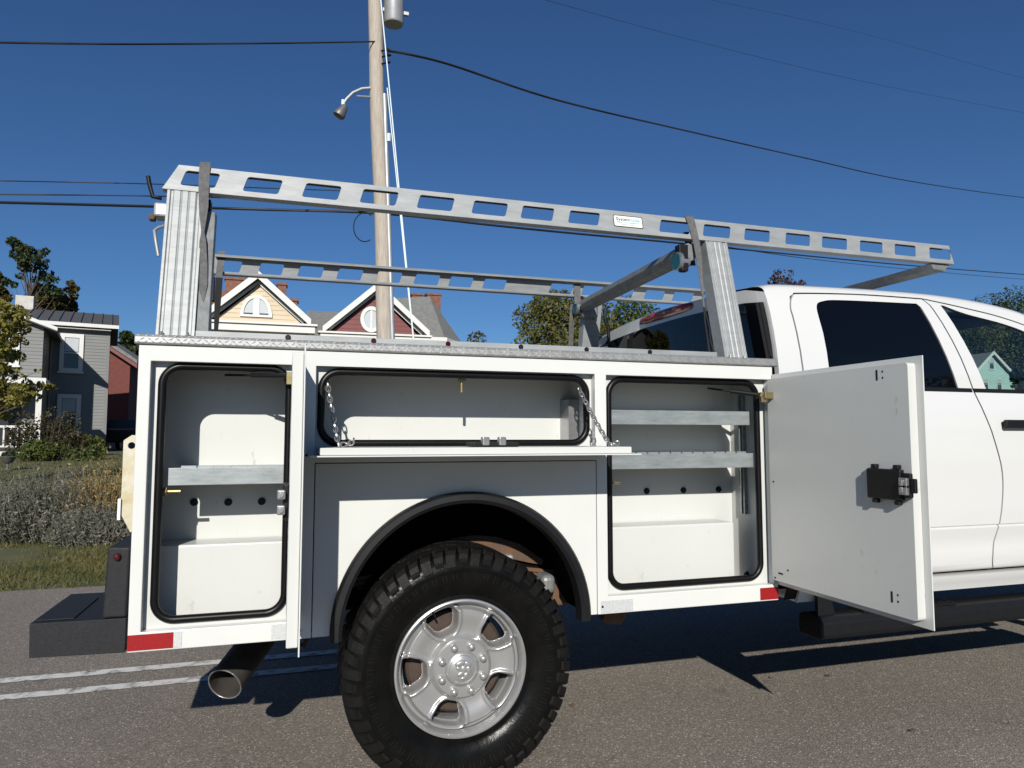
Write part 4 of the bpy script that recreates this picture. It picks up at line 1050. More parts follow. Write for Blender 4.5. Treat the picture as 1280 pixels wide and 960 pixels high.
# right going thick cable: passes (1135,225) and (1280,248)
def cable_px(pts, r_, label, mat_=WIRE):
    P3 = [at(x, y, Y=Y) for x, y, Y in pts]; out = []
    for i in range(len(P3)-1):
        p0, p1, p2, p3 = P3[max(i-1, 0)], P3[i], P3[i+1], P3[min(i+2, len(P3)-1)]
        for k in range(8):
            t_ = k/8; out.append(.5*((2*p1)+(-p0+p2)*t_+(2*p0-5*p1+4*p2-p3)*t_*t_+(-p0+3*p1-3*p2+p3)*t_**3))
    out.append(P3[-1])
    return obj('overhead_cable', MB().tube(out, r_, 6), mat_, None, smooth=60, label=label, cat='cable')
cable_px([(484, 63, 9.8), (560, 80, 10.4), (700, 126, 12), (860, 164, 15), (1000, 196, 19), (1135, 226, 24), (1280, 247, 31), (1420, 262, 40)], .022, 'thick black cable sloping down from the wooden pole over the cab')
cable_px([(470, 52, 9.9), (340, 54, 9.0), (150, 55, 8.0), (0, 53, 7.4), (-200, 48, 6.8)], .014, 'thin level black cable leaving the pole just below the transformer')
cable_px([(-150, 250, 12), (0, 253, 12), (190, 258, 12), (330, 262, 12), (478, 267, 12), (620, 282, 12.5), (720, 292, 13.5), (850, 304, 15), (1000, 319, 19), (1140, 332, 24), (1280, 343, 31), (1420, 352, 40)], .026, 'thick low black cable passing behind the ladder rack')
cable_px([(-150, 242, 12.3), (0, 243, 12.3), (190, 245, 12.3), (330, 249, 12.3), (480, 256, 12.3), (620, 274, 12.8), (850, 300, 15), (1000, 322, 19), (1140, 337, 24), (1280, 349, 31), (1420, 358, 40)], .012, 'thin black cable just above the thick low cable behind the rack')
cable_px([(-150, 224, 9.2), (0, 226, 9.4), (190, 230, 9.6), (330, 235, 9.8), (474, 240, 10.0)], .008, 'thin black cable level with the top of the near ladder rail')
cable_px([(675, -2, 30), (880, 54, 34), (1080, 102, 38), (1280, 141, 42), (1400, 162, 45)], .010, 'faint thin wire in the sky above the thick sloping cable')
cable_px([(880, -2, 42), (1080, 42, 46), (1280, 98, 50), (1400, 125, 52)], .009, 'faintest wire, highest of all in the sky above the cab')
cable_px([(1200, 378, 40), (1280, 360, 36), (1340, 345, 34)], .014, 'short dark wire rising over the front of the cab roof')
P = [at(456-14*math.cos(R(a)), 284-18*math.sin(R(a)), Y=PY-.25) for a in range(-120, 140, 13)]
obj('cable_loop', MB().tube(P, .010, 6), WIRE, pole, smooth=60)
# guy wires
for k, (a, b_, lab) in enumerate((((476, 0, 9.85), (505, 300, 9.3), 0), ((484, 110, 9.85), (511, 370, 9.3), 0))):
    pa_, pb_ = at(a[0], a[1], Y=a[2]), at(b_[0], b_[1], Y=b_[2]); d = (pb_-pa_)
    e_ = pa_+d*((gz(pa_.x, 9)-pa_.z)/d.z); s_ = pa_-d*(.35 if k == 0 else 0)
    obj('guy_wire', MB().tube([s_, e_], .011, 6), GUY, pole, smooth=60)
p = at(486, 172, Y=9.7); obj('guy_insulator', MB().tube([p-Vector((0, 0, .07)), p+Vector((0, 0, .07))], .035, 8), GUY, pole)

# ================================================================== HOUSES
def clap(mb, x0, x1, y, z0, z1, step=.15, axis='y', inv=1):
    """saw-tooth clapboards on a wall face"""
    z = z0
    while z < z1-1e-4:
        zt = min(z+step, z1)
        if axis == 'y': mb.add([(x0, y-.022*inv, z), (x1, y-.022*inv, z), (x1, y-.004*inv, zt), (x0, y-.004*inv, zt), (x0, y, z), (x1, y, z)], [(0, 1, 2, 3), (0, 4, 5, 1)])
        else: mb.add([(y+.022*inv, x0, z), (y+.022*inv, x1, z), (y+.004*inv, x1, zt), (y+.004*inv, x0, zt), (y, x0, z), (y, x1, z)], [(0, 1, 2, 3), (0, 4, 5, 1)])
        z = zt
def window(par, x0, x1, z0, z1, y, blind=.5, fw=.12):
    f_ = MB().plate(rect(x0, x1, z0, z1), [rect(x0+fw, x1-fw, z0+fw, z1-fw)], XZ, y-.07, y-.004); f_.box(x0-.05, x1+.05, y-.10, y-.0705, z0-.05, z0+.02)
    wo = obj('window', f_, TRIM, par)
    obj('pane', MB().box(x0+fw, x1-fw, y-.028, y-.024, z0+fw, z1-fw), WGLASS, wo)
    zm = (z0+z1)/2
    s_ = MB().box(x0+fw, x1-fw, y-.04, y-.0285, zm-.025, zm+.025); obj('sash_bar', s_, TRIM, wo)
    if blind:
        zb = z1-fw-(z1-z0-2*fw)*blind
        obj('curtain', MB().box(x0+fw+.03, x1-fw-.03, y-.0265+.004-.004-.003, y-.0285+.0, zb, z1-fw) if False else MB().box(x0+fw+.02, x1-fw-.02, y-.0315, y-.0287, zb, zm-.03 if False else z1-fw-.01), BLIND, wo)
    return wo
# ---- grey house
HY = 33.
c = at(131, 560, Y=HY); pm = 1/(at(132, 560, Y=HY)-at(131, 560, Y=HY)).x     # px per metre
zc = lambda py: at(131, py, Y=HY).z
gh = empty('grey_house', (c.x, HY, gz(c.x, HY)-.3)); tag(gh, 'grey clapboard two storey house with dark standing seam metal roof', 'house')
bx0, bx1 = c.x-72/pm, c.x; zb0 = gz(c.x, HY)-.3; ze = zc(410); zr = zc(386)
wl_ = MB(); wl_.box(bx0, bx1, HY, HY+6.5, zb0+.5, ze); clap(wl_, bx0, bx1, HY, zb0+.6, ze, .14); clap(wl_, HY, HY+6.5, bx1, zb0+.6, ze, .14, 'x')
wl_.prism([(HY, ze), (HY+6.5, ze), (HY+3.25, zr)], YZ, bx1-.2, bx1)
obj('wall', wl_, SIDG, gh, fixn=False)
obj('foundation', MB().box(bx0+.02, bx1-.02, HY+.02, HY+6.48, zb0-.3, zb0+.5), STONE, gh)
obj('corner_board', MB().box(bx1-.10, bx1+.026, HY-.026, HY+.10, zb0+.5, ze-.2), SIDG, gh)
ov = .35
rfm = MB(); rz = zr+.12
rfm.add([(bx0-3.0, HY-ov, ze-.02), (bx1+ov, HY-ov, ze-.02), (bx1+ov, HY+3.25, rz), (bx0-3.0, HY+3.25, rz), (bx0-3.0, HY-ov, ze+.1), (bx1+ov, HY-ov, ze+.1), (bx1+ov, HY+3.25, rz+.12), (bx0-3.0, HY+3.25, rz+.12)],
        [(0, 1, 2, 3), (4, 5, 6, 7), (0, 1, 5, 4), (1, 2, 6, 5), (2, 3, 7, 6), (3, 0, 4, 7)])
rfm.add([(bx0-3.0, HY+6.5+ov, ze-.02), (bx1+ov, HY+6.5+ov, ze-.02), (bx1+ov, HY+3.26, rz), (bx0-3.0, HY+3.26, rz), (bx0-3.0, HY+6.5+ov, ze+.1), (bx1+ov, HY+6.5+ov, ze+.1), (bx1+ov, HY+3.26, rz+.12), (bx0-3.0, HY+3.26, rz+.12)],
        [(0, 1, 2, 3), (4, 5, 6, 7), (0, 1, 5, 4), (1, 2, 6, 5), (2, 3, 7, 6), (3, 0, 4, 7)])
ghr = obj('roof', rfm, MROOF, gh)
xq = bx0-2.9
while xq < bx1+ov:
    obj('roof_seam', MB().add([(xq, HY-ov, ze+.10), (xq+.04, HY-ov, ze+.10), (xq+.04, HY+3.25, rz+.12), (xq, HY+3.25, rz+.12), (xq, HY-ov, ze+.15), (xq+.04, HY-ov, ze+.15), (xq+.04, HY+3.25, rz+.17), (xq, HY+3.25, rz+.17)], [(0, 1, 5, 4), (4, 5, 6, 7), (1, 2, 6, 5), (0, 3, 7, 4)]), MROOF, ghr)
    xq += .40
obj('fascia', MB().box(bx0-2.0, bx1+ov, HY-ov-.04, HY-ov-.002, ze-.06, ze+.09).box(bx0-2.0, bx1+.05, HY-ov, HY-.03, ze-.16, ze-.14), TRIM, gh)
for (xa, xb, ya_, yb_) in ((72, 100, 420, 467), (72, 100, 494, 541)):
    window(gh, c.x-(131-xa)/pm, c.x-(131-xb)/pm, zc(yb_), zc(ya_), HY-.02, .45, .17)
obj('downspout', MB().tube([(bx0+.1, HY-.12, ze-.1), (bx0+.1, HY-.12, zb0+.3)], .05, 8), SIDG, gh)
# chimney
xc0 = c.x-(131-9)/pm; xc1 = c.x-(131-31)/pm
obj('chimney', MB().box(xc0, xc1, HY+3.0, HY+3.8, ze, zc(364)), CHIMW, gh)
# front wing, nearer the street, with a shed gable and a porch
FX1 = bx0+.03; FY = HY-3.2; FX0 = FX1-5.5
fw_ = MB().box(FX0, FX1, FY, HY-.03, zb0+.5, zc(424)); clap(fw_, FX0, FX1, FY, zb0+.6, zc(424), .14); clap(fw_, FY, HY-.03, FX1, zb0+.6, zc(424), .14, 'x')
obj('wing_wall', fw_, SIDG, gh, fixn=False)
ez = zc(424)
gr_ = MB().add([(FX1+.45, FY-.4, ez-.25), (FX1+.45, HY+.5, ez-.25), (FX0+2.6, HY+.5, ez+1.0), (FX0+2.6, FY-.4, ez+1.0), (FX1+.45, FY-.4, ez-.10), (FX1+.45, HY+.5, ez-.10), (FX0+2.6, HY+.5, ez+1.15), (FX0+2.6, FY-.4, ez+1.15)],
                [(0, 1, 2, 3), (4, 5, 6, 7), (0, 1, 5, 4), (1, 2, 6, 5), (2, 3, 7, 6), (3, 0, 4, 7)])
gr_.add([(FX0-.45, FY-.4, ez-.25), (FX0-.45, HY+.5, ez-.25), (FX0+2.59, HY+.5, ez+1.0), (FX0+2.59, FY-.4, ez+1.0), (FX0-.45, FY-.4, ez-.10), (FX0-.45, HY+.5, ez-.10), (FX0+2.59, HY+.5, ez+1.15), (FX0+2.59, FY-.4, ez+1.15)],
                [(0, 1, 2, 3), (4, 5, 6, 7), (0, 1, 5, 4), (1, 2, 6, 5), (2, 3, 7, 6), (3, 0, 4, 7)])
gr_.prism([(FX0, ez), (FX1, ez), (FX0+2.6, ez+.98)], XZ, FY-.01, FY+.1)
obj('wing_roof', gr_, MROOF, gh)
obj('rake_board', MB().prism([(FX1+.47, ez-.22), (FX1+.47, ez-.08), (FX0+2.6, ez+1.17), (FX0+2.6, ez+1.03)], XZ, FY-.44, FY-.402), TRIM, gh)
window(gh, FX1-2.0, FX1-.75, zc(443)-.95, zc(428)-.15, FY-.02, .3)
# porch
pzt = zc(492); pzb = zc(566)
obj('porch_roof', MB().box(FX0, FX1+.3, FY-2.2, FY-.03, pzt, pzt+.22), TRIM, gh)
for xq in (FX1+.1, FX1-1.9, FX1-4): obj('porch_post', MB().box(xq-.09, xq+.09, FY-2.1, FY-1.92, zb0+.4, pzt-.001), TRIM, gh)
obj('porch_floor', MB().box(FX0, FX1+.3, FY-2.2, FY-.03, zb0-.2, zb0+.40), TRIM, gh)
obj('porch_rail', MB().box(FX1-1.82, FX1+.02, FY-2.06, FY-1.98, zb0+1.25, zb0+1.33).box(FX1-1.82, FX1+.02, FY-2.06, FY-1.98, zb0+.55, zb0+.61), TRIM, gh)
for i in range(9):
    xq = FX1-1.72+i*.2; obj('baluster', MB().box(xq, xq+.05, FY-2.05, FY-1.99, zb0+.611, zb0+1.249), TRIM, gh)
obj('porch_door', MB().box(FX1-1.6, FX1-.6, FY-.06, FY-.026, zb0+.5, zb0+2.6), CARP, gh)
st = MB()
for i in range(4): st.box(FX1-4.2, FX1-2.0, FY-2.2-.3*(i+1), FY-2.201-.3*i, zb0-.3, zb0+.4-.14*(i+1)+.14)
obj('porch_steps', st, TRIM, gh)
gh.rotation_euler = (0, 0, R(12))
gh.location = (c.x, HY, gz(c.x, HY)-.3)
WT[gh] = Vector(gh.location)

# ---- dark red neighbour behind the grey house
NYH = 44.; c2 = at(158, 560, Y=NYH); zb2 = gz(c2.x, NYH)-.2
rh = empty('brick_house', (c2.x, NYH, zb2)); tag(rh, 'dark red house with grey shingled eave beyond the grey house', 'house')
def q2(x, y): p = at(x, y, Y=NYH); return (p.x, p.z)
wx1 = q2(163, 450)[0]; eL = q2(174, 456); eA = q2(112, 415); wx0 = 2*eA[0]-wx1
sl = (eA[1]-eL[1])/(eL[0]-eA[0])
zw = eA[1]-sl*(wx1-eA[0])-.15
obj('wall', MB().box(wx0, wx1, NYH, NYH+9, zb2+1.2, zw).prism([(wx0, zw), (wx1, zw), (eA[0], eA[1]-.15)], XZ, NYH, NYH+9), BRICKR, rh)
obj('foundation', MB().box(wx0+.02, wx1-.02, NYH+.02, NYH+8.9, zb2-.3, zb2+1.2), STONE, rh)
for s_ in (-1, 1):
    P = [(eA[0]+s_*(eL[0]-eA[0]), eL[1]), (eA[0]+s_*.001, eA[1]), (eA[0]+s_*.001, eA[1]+.25), (eA[0]+s_*(eL[0]-eA[0]), eL[1]+.22)]
    obj('roof', MB().prism(P, XZ, NYH-.6, NYH+9.3), SHING, rh)
    P = [(x, z-.04) for x, z in P[:2]]+[(x, z-.26) for x, z in P[1::-1]]
    obj('rake_board', MB().prism(P, XZ, NYH-.58, NYH-.5), SIDR, rh)
# ---- cream house
def gable_house(name, label, Yh, apex, left, right, eave_y, wall_mat, roof_mat, win, brick=None, pitch_back=9, soff=.45, chim=(), step=.2, half_window=True):
    ap = at(*apex, Y=Yh); le = at(left[0], left[1], Y=Yh); ri = at(right[0], right[1], Y=Yh); zev = le.z
    cx_ = ap.x; gzz = gz(cx_, Yh)-.3
    hw = (ri.x-le.x)/2
    root = empty(name, (cx_, Yh, gzz)); tag(root, label, 'house')
    xi0, xi1 = le.x+soff*.75, ri.x-soff*.75
    slope = (ap.z-zev)/hw
    wv_ = MB()
    wv_.box(xi0, xi1, Yh, Yh+pitch_back, gzz, zev-.02)
    wv_.prism([(xi0, zev-.02), (xi1, zev-.02), (cx_, ap.z-.25)], XZ, Yh, Yh+pitch_back)
    clap(wv_, xi0, xi1, Yh, zev-3.2, zev-.02, step)
    z = zev
    while z < ap.z-.35:
        zt = min(z+step, ap.z-.35); f0 = (ap.z-.3-z)/slope*.985; f1 = (ap.z-.3-zt)/slope*.985
        f0 = min(f0, (xi1-xi0)/2); f1 = min(f1, (xi1-xi0)/2)
        wv_.add([(cx_-f0, Yh-.022, z), (cx_+f0, Yh-.022, z), (cx_+f1, Yh-.004, zt), (cx_-f1, Yh-.004, zt)], [(0, 1, 2, 3)]); z = zt
    obj('wall', wv_, wall_mat, root, fixn=False)
    # roof slabs
    rf_ = MB(); th = .18
    for s_ in (-1, 1):
        xe = cx_+s_*(hw+.05); zz = zev-.05*slope
        e_ = .002 if s_ < 0 else 0
        q = [(xe, Yh-soff, zz), (cx_+e_*s_, Yh-soff, ap.z), (cx_+e_*s_, Yh+pitch_back, ap.z), (xe, Yh+pitch_back, zz)]
        rf_.add(q+[(x, y, z_+th) for x, y, z_ in q], [(0, 1, 2, 3), (4, 5, 6, 7), (0, 1, 5, 4), (1, 2, 6, 5), (2, 3, 7, 6), (3, 0, 4, 7)])
    obj('roof', rf_, roof_mat, root)
    for s_ in (-1, 1):
        xe = cx_+s_*(hw+.10); zz = zev-.10*slope
        P = [(xe, zz-.02), (xe, zz+.30), (cx_, ap.z+.28), (cx_, ap.z-.06)]
        obj('rake_board', MB().prism(P, XZ, Yh-soff-.05-.002*s_, Yh-soff-.004), TRIM, root)
        P2 = [(xe-s_*.3, zz+.12), (xe-s_*.3, zz+.26), (cx_, ap.z-.07), (cx_, ap.z-.22)]
        obj('rake_moulding', MB().prism(P2, XZ, Yh-.10-.002*s_, Yh-.026), TRIM, root)
    obj('cornice', MB().box(le.x-.15, ri.x+.15, Yh-soff-.1, Yh-.03, zev-.42, zev-.12).box(le.x+.1, ri.x-.1, Yh-.2, Yh-.028, zev-.56, zev-.421).box(le.x-.25, ri.x+.25, Yh-soff-.2, Yh-.031, zev-.119, zev-.03), TRIM, root)
    # round headed window
    w0 = at(win[0], win[3], Y=Yh); w1 = at(win[1], win[2], Y=Yh); rx = (w1.x-w0.x)/2; cxx = (w1.x+w0.x)/2; zz0, zz1 = w0.z, w1.z
    def arch(rx_, z0, z1_): return [(cxx-rx_, z0), (cxx+rx_, z0)]+[(cxx+rx_*math.cos(R(a)), z0+(z1_-z0)*math.sin(R(a))*1.0 if half_window else (z0+z1_)/2+(z1_-z0)/2*math.sin(R(a))) for a in range(0 if half_window else 10, 180 if half_window else 180, 10)][(0 if half_window else 0):]
    if half_window: outer_, inner_ = arch(rx, zz0, zz1), arch(rx-.14, zz0+.10, zz1-.14)
    else:
        zm = (zz0+zz1)/2; hh = (zz1-zz0)/2
        outer_ = [(cxx+rx*math.cos(R(a)), zm+hh*math.sin(R(a))) for a in range(0, 360, 12)]
        inner_ = [(cxx+(rx-.17)*math.cos(R(a)), zm+(hh-.17)*math.sin(R(a))) for a in range(0, 360, 12)]
    wf_ = obj('window', MB().plate(outer_, [inner_], XZ, Yh-.10, Yh-.024), TRIM, root)
    obj('pane', MB().plate(inner_, [], XZ, Yh-.05, Yh-.03), BLIND, wf_)
    obj('mullion', MB().box(cxx-.13 if half_window else cxx-.05, cxx+.13 if half_window else cxx+.05, Yh-.085, Yh-.051, zz0+.1, zz1-.14), TRIM, wf_)
    if half_window: obj('sash_gap', MB().box(cxx-rx+.16, cxx-.14, Yh-.06, Yh-.051, zz0+.10, zz0+.17).box(cxx+.14, cxx+rx-.16, Yh-.06, Yh-.051, zz0+.10, zz0+.17), WGLASS, wf_)
    for fx_ in (-.58, .10):
        for zz in (1.3, 4.2):
            if zz+1.75 < zev-.5: window(root, cx_+fx_*hw, cx_+fx_*hw+1.05, gzz+zz, gzz+zz+1.75, Yh-.012, .5)
    obj('front_door', MB().box(cx_+.62*hw, cx_+.62*hw+.95, Yh-.06, Yh-.024, gzz+.3, gzz+2.5), BARK, root)
    for (xa, xb, yt, dy, m2) in chim:
        a = at(xa, yt, Y=Yh+dy); b2 = at(xb, yt, Y=Yh+dy)
        co_ = obj('chimney', MB().box(a.x, b2.x, Yh+dy, Yh+dy+.7, zev-.5, a.z-.12), m2, root)
        obj('chimney_cap', MB().box(a.x-.06, b2.x+.06, Yh+dy-.06, Yh+dy+.76, a.z-.119, a.z), m2, co_)
    return root, ap, le, ri
ch_, ap, le, ri = gable_house('cream_house', 'cream clapboard house gable with white trim and arched window', 30., (323, 349), (259, 401), (389, 401), 401, SIDY, SHING, (300, 341, 370, 395.5), chim=((347, 358, 353, 3.5, BRICK), (361, 372, 373, 2.5, BRICK), (282, 305, 346, 4.2, BRICK)))
# brick stack to the left of the gable
a = at(262, 362, Y=34.); b2 = at(285, 362, Y=34.)
obj('side_stack', MB().box(a.x, b2.x, 34, 35, 3, a.z), BRICK, ch_)
# ---- red house with grey slate roofs
vh, ap, le, ri = gable_house('red_house', 'dark red house gable with round window and grey hipped roof', 32., (471, 362), (404, 415), (531, 415), 415, SIDR, SHING, (450, 478, 384, 415), half_window=False, chim=((515, 528, 366, 5, BRICK), (534, 551, 366, 6, BRICK)), step=.22)
# wide hip behind: left ridge and right turret roof
a = at(384, 388, Y=37.); b2 = at(440, 390, Y=37.); e0 = at(384, 425, Y=34.).z
hp = MB().add([(a.x-.3, 33.5, e0), (b2.x+1, 33.5, e0), (b2.x+1, 37, a.z), (a.x+.0, 37, a.z), (a.x-.3, 41, e0), (b2.x+1, 41, e0)], [(0, 1, 2, 3), (3, 2, 5, 4), (0, 3, 4)])
obj('hip_roof', hp, SHING, vh)
tA = at(493, 372, Y=36.); tB = at(541, 368, Y=36.); tE0 = at(475, 418, Y=34.); tE1 = at(577, 424, Y=34.)
hp2 = MB().add([(tE0.x, 33.6, tE0.z), (tE1.x-1.0, 33.6, tE1.z), (tE1.x+.35, 35.4, tE1.z), (tE1.x+.35, 40, tE1.z), (tE0.x, 40, tE0.z), (tA.x, 36.2, tA.z), (tB.x-.1, 36.4, tB.z-.05)], [(0, 1, 6, 5), (1, 2, 6), (2, 3, 6), (3, 4, 5, 6), (4, 0, 5)])
obj('hip_roof', hp2, SHING, vh)
obj('eave_trim', MB().box(tE0.x, tE1.x-.9, 33.45, 33.59, tE1.z-.28, tE1.z-.02).obox(((tE1.x-.3), 34.45, tE1.z-.15), (.68, .92, 0), (.04, -.03, 0), (0, 0, .13)), TRIM, vh)
obj('side_wall', MB().box(tE0.x, tE1.x-.6, 33.9, 39.8, gz(0, 33)-.3, tE1.z-.281), BRICKR, vh)
# ---- far brown roof
a = at(632, 430, Y=60.); b2 = at(705, 432, Y=60.)
bh = empty('far_house', ((a.x+b2.x)/2, 60, gz(8, 60))); tag(bh, 'distant house with low brown shingle roof before the green tree', 'house')
obj('roof', MB().prism([(59.0, a.z-2.4), (67, a.z-2.4), (63, a.z)], YZ, a.x-1.5, b2.x+.3), SHINGB, bh)
obj('wall', MB().box(a.x-1.2, b2.x, 59.6, 66.4, gz(8, 60)-.3, a.z-2.39), SIDR, bh)
# ---- mint house on the hill, seen through the cab glass
MY = 80.; q3 = lambda x, y: (lambda p: (p.x, p.z))(at(x, y, Y=MY))
ml, mr, ma = q3(1217, 466), q3(1261, 466), q3(1234, 443); mcx = (ml[0]+mr[0])/2; mzb = gz(mcx, MY)-1.0; mw = q3(1300, 466)[0]
mh = empty('mint_house', (mcx, MY, mzb)); tag(mh, 'mint green gabled house on the hill seen through the front door window', 'house')
wm = MB().box(ml[0], mr[0], MY, MY+9, mzb, ml[1]).prism([(ml[0], ml[1]), (mr[0], ml[1]), (mcx, ma[1])], XZ, MY, MY+9); clap(wm, ml[0], mr[0], MY, ml[1]-6, ml[1], .25)
wm.box(mr[0]+.02, mw, MY+2, MY+9, mzb, ml[1]-.3)
obj('wall', wm, SIDM, mh, fixn=False)
rm2 = MB()
for s_ in (-1, 1):
    hw = (mr[0]-ml[0])/2+.5; sl = (ma[1]-ml[1])/((mr[0]-ml[0])/2)
    q = [(mcx+s_*hw, MY-.5, ma[1]-sl*hw+.05), (mcx+s_*.001, MY-.5, ma[1]+.05), (mcx+s_*.001, MY+9.3, ma[1]+.05), (mcx+s_*hw, MY+9.3, ma[1]-sl*hw+.05)]
    rm2.add(q+[(x, y, z+.3) for x, y, z in q], [(0, 1, 2, 3), (4, 5, 6, 7), (0, 1, 5, 4), (1, 2, 6, 5), (2, 3, 7, 6), (3, 0, 4, 7)])
    obj('rake_board', MB().prism([(q[0][0], q[0][2]-.1), (q[0][0], q[0][2]+.4), (mcx, ma[1]+.5), (mcx, ma[1])], XZ, MY-.62-.002*s_, MY-.51), TRIM, mh)
rm2.prism([(MY+1.4, ml[1]-.4), (MY+9.6, ml[1]-.4), (MY+5.5, ma[1]-1.2)], YZ, mr[0]-1, mw+.4)
obj('roof', rm2, SHING, mh)
for xx_, zz in ((mcx-.5, ml[1]+.6), (mcx-1.9, ml[1]-2.6), (mcx+.9, ml[1]-2.6)):
    window(mh, xx_, xx_+1.1, zz, zz+1.8, MY-.01, .4)
window(mh, mr[0]+1.0, mr[0]+2.1, ml[1]-2.8, ml[1]-1.0, MY+1.99, .4)
# ---- dark car in the drive beside the grey house
cq = at(152, 548, Y=38.)
car = empty('parked_car', (cq.x+.4, 38.5, gz(cq.x, 38))); tag(car, 'dark parked car in the drive between grey and red houses', 'car')
cz = gz(cq.x, 38); cxx = cq.x+.4
prf = [(-2.2, .35), (2.2, .35), (2.25, .75), (1.9, .95), (1.0, 1.02), (.45, 1.46), (-1.1, 1.48), (-1.9, 1.05), (-2.25, .95)]
obj('body', MB().prism(prf, lambda a, b_, d: (cxx+d, 38.5+a, cz+b_), -.88, .88), CARP, car, bevel=.06, seg=3)
obj('windscreen', MB().prism([(.92, 1.05), (.48, 1.42), (.5, 1.45), (.96, 1.06)], lambda a, b_, d: (cxx+d, 38.5-a-.02, cz+b_), -.7, .7), WGLASS, car)
for sx_ in (-.9, .9):
    for sy_ in (-1.4, 1.4):
        obj('wheel', MB().tube([(cxx+sx_-.1, 38.5+sy_, cz+.33), (cxx+sx_+.1, 38.5+sy_, cz+.33)], .33, 20), TYRE, car, smooth=40)

# ================================================================== TREES AND SHRUBS
def leaves(mb, clumps, n, size, rng, edge=.55):
    tot = sum(c_[3]*c_[4]*c_[5] for c_ in clumps)
    for c_ in clumps:
        k = max(4, int(n*c_[3]*c_[4]*c_[5]/tot))
        for _ in range(k):
            while True:
                u_ = Vector((rng.uniform(-1, 1), rng.uniform(-1, 1), rng.uniform(-1, 1)))
                if u_.length <= 1: break
            u_ = u_.normalized()*(u_.length**edge)
            p = Vector((c_[0]+u_.x*c_[3], c_[1]+u_.y*c_[4], c_[2]+u_.z*c_[5]))
            s_ = size*rng.uniform(.6, 1.4)
            a = Vector((rng.gauss(0, 1), rng.gauss(0, 1), rng.gauss(0, 1))).normalized()
            b_ = a.cross(Vector((rng.gauss(0, 1), rng.gauss(0, 1), rng.gauss(0, 1)))).normalized()
            o = len(mb.v)
            mb.v += [tuple(p-a*s_*.5), tuple(p+b_*s_*.3), tuple(p+a*s_*.5), tuple(p-b_*s_*.3)]; mb.f.append((o, o+1, o+2, o+3))
def tree(name, label, cx_, cy_, base_z, height, spread, material, n=5000, leaf=.3, seed=1, clumps=None, trunk_r=.18, nclump=26, low=.35, csize=.22, group=None):
    rng = random.Random(seed); root = empty(name, (cx_, cy_, base_z)); tag(root, label, 'tree', group)
    if clumps is None:
        clumps = []
        for _ in range(nclump):
            while True:
                u_ = Vector((rng.uniform(-1, 1), rng.uniform(-1, 1), rng.uniform(-1, 1)))
                if .35 < u_.length <= 1: break
            h = base_z+height*(low+(1-low)*(.5+.42*u_.z)); r_ = spread*csize*rng.uniform(.7, 1.4)
            clumps.append((cx_+u_.x*spread*.78, cy_+u_.y*spread*.78, h, r_*1.2, r_*1.2, r_))
    mb = MB(); leaves(mb, clumps, n, leaf, rng)
    obj('crown', mb, material, root, fixn=False)
    tb_ = MB(); topv = Vector((cx_+rng.uniform(-.1, .1)*spread, cy_, base_z+height*.72))
    b0 = Vector((cx_, cy_, base_z-.2)); mid = b0.lerp(topv, .5)+Vector((rng.uniform(-.1, .1)*spread, 0, 0))
    tb_.tube([b0, b0.lerp(mid, .5), mid, mid.lerp(topv, .6), topv], [trunk_r*1.25, trunk_r, trunk_r*.75, trunk_r*.45, trunk_r*.15], 9)
    for c_ in clumps:
        e_ = Vector(c_[:3]); hz_ = max(base_z+.12*height, min(topv.z-.02, e_.z-rng.uniform(.10, .24)*height))
        t_ = (hz_-b0.z)/(topv.z-b0.z); s_ = b0.lerp(mid, t_*2) if t_ < .5 else mid.lerp(topv, (t_-.5)*2)
        m2 = s_.lerp(e_, .5)+Vector((0, 0, -.06*(e_-s_).length))
        tb_.tube([s_, m2, e_], [trunk_r*.32, trunk_r*.2, trunk_r*.06], 5)
    obj('trunk', tb_, BARK, root, smooth=60)
    return root
def tree_px(name, label, px_, top, Yt, wpx, material, **k):
    p = at(px_, top, Y=Yt); b_ = gz(p.x, Yt); sp = (at(px_+wpx/2, top, Y=Yt)-p).x
    return tree(name, label, p.x, Yt, b_, p.z-b_, sp, material, **k)
# sparse tree behind the grey house: clumps placed by hand
def clump_px(lst, Yt, rng):
    out = []
    for x, y, r_ in lst:
        p = at(x, y, Y=Yt+rng.uniform(-1, 1)); m_ = (at(x+r_, y, Y=Yt)-at(x, y, Y=Yt)).x
        out.append((p.x, p.y, p.z, m_*1.35, m_*1.35, m_*1.15))
    return out
rq = random.Random(3)
p = at(34, 360, Y=46.)
tree('tall_tree', 'tall sparse dark tree rising behind the grey house roof', p.x, 46., gz(p.x, 46), at(34, 296, Y=46.).z-gz(p.x, 46), 3, L_DARK, n=2300, leaf=.23, seed=4, trunk_r=.15,
     clumps=clump_px([(16, 302, 6), (22, 308, 7), (30, 312, 7), (38, 314, 6), (20, 318, 6), (30, 324, 8), (42, 324, 6), (50, 318, 6), (57, 314, 4), (30, 334, 6), (40, 336, 5), (52, 332, 6), (58, 326, 3), (24, 345, 4), (45, 350, 5), (60, 348, 6), (70, 350, 4), (8, 352, 5), (18, 356, 4), (50, 362, 7), (62, 362, 7), (72, 366, 6), (64, 342, 3), (54, 342, 4)], 46., rq))
p = at(60, 380, Y=50.)
tree('dark_tree', 'low dense autumn brown tree peeking over the grey house ridge', p.x, 50., gz(p.x, 50), at(60, 362, Y=50.).z-gz(p.x, 50), 3, L_AUT, n=4200, leaf=.34, seed=6, trunk_r=.2,
     clumps=clump_px([(38, 378, 9), (48, 374, 9), (58, 376, 10), (68, 374, 9), (78, 378, 9), (86, 382, 8), (30, 384, 8), (52, 386, 10), (72, 388, 10), (90, 372, 4), (84, 362, 4), (88, 354, 4), (94, 360, 4), (92, 368, 5), (44, 396, 12), (66, 398, 12), (84, 396, 10)], 50., rq))
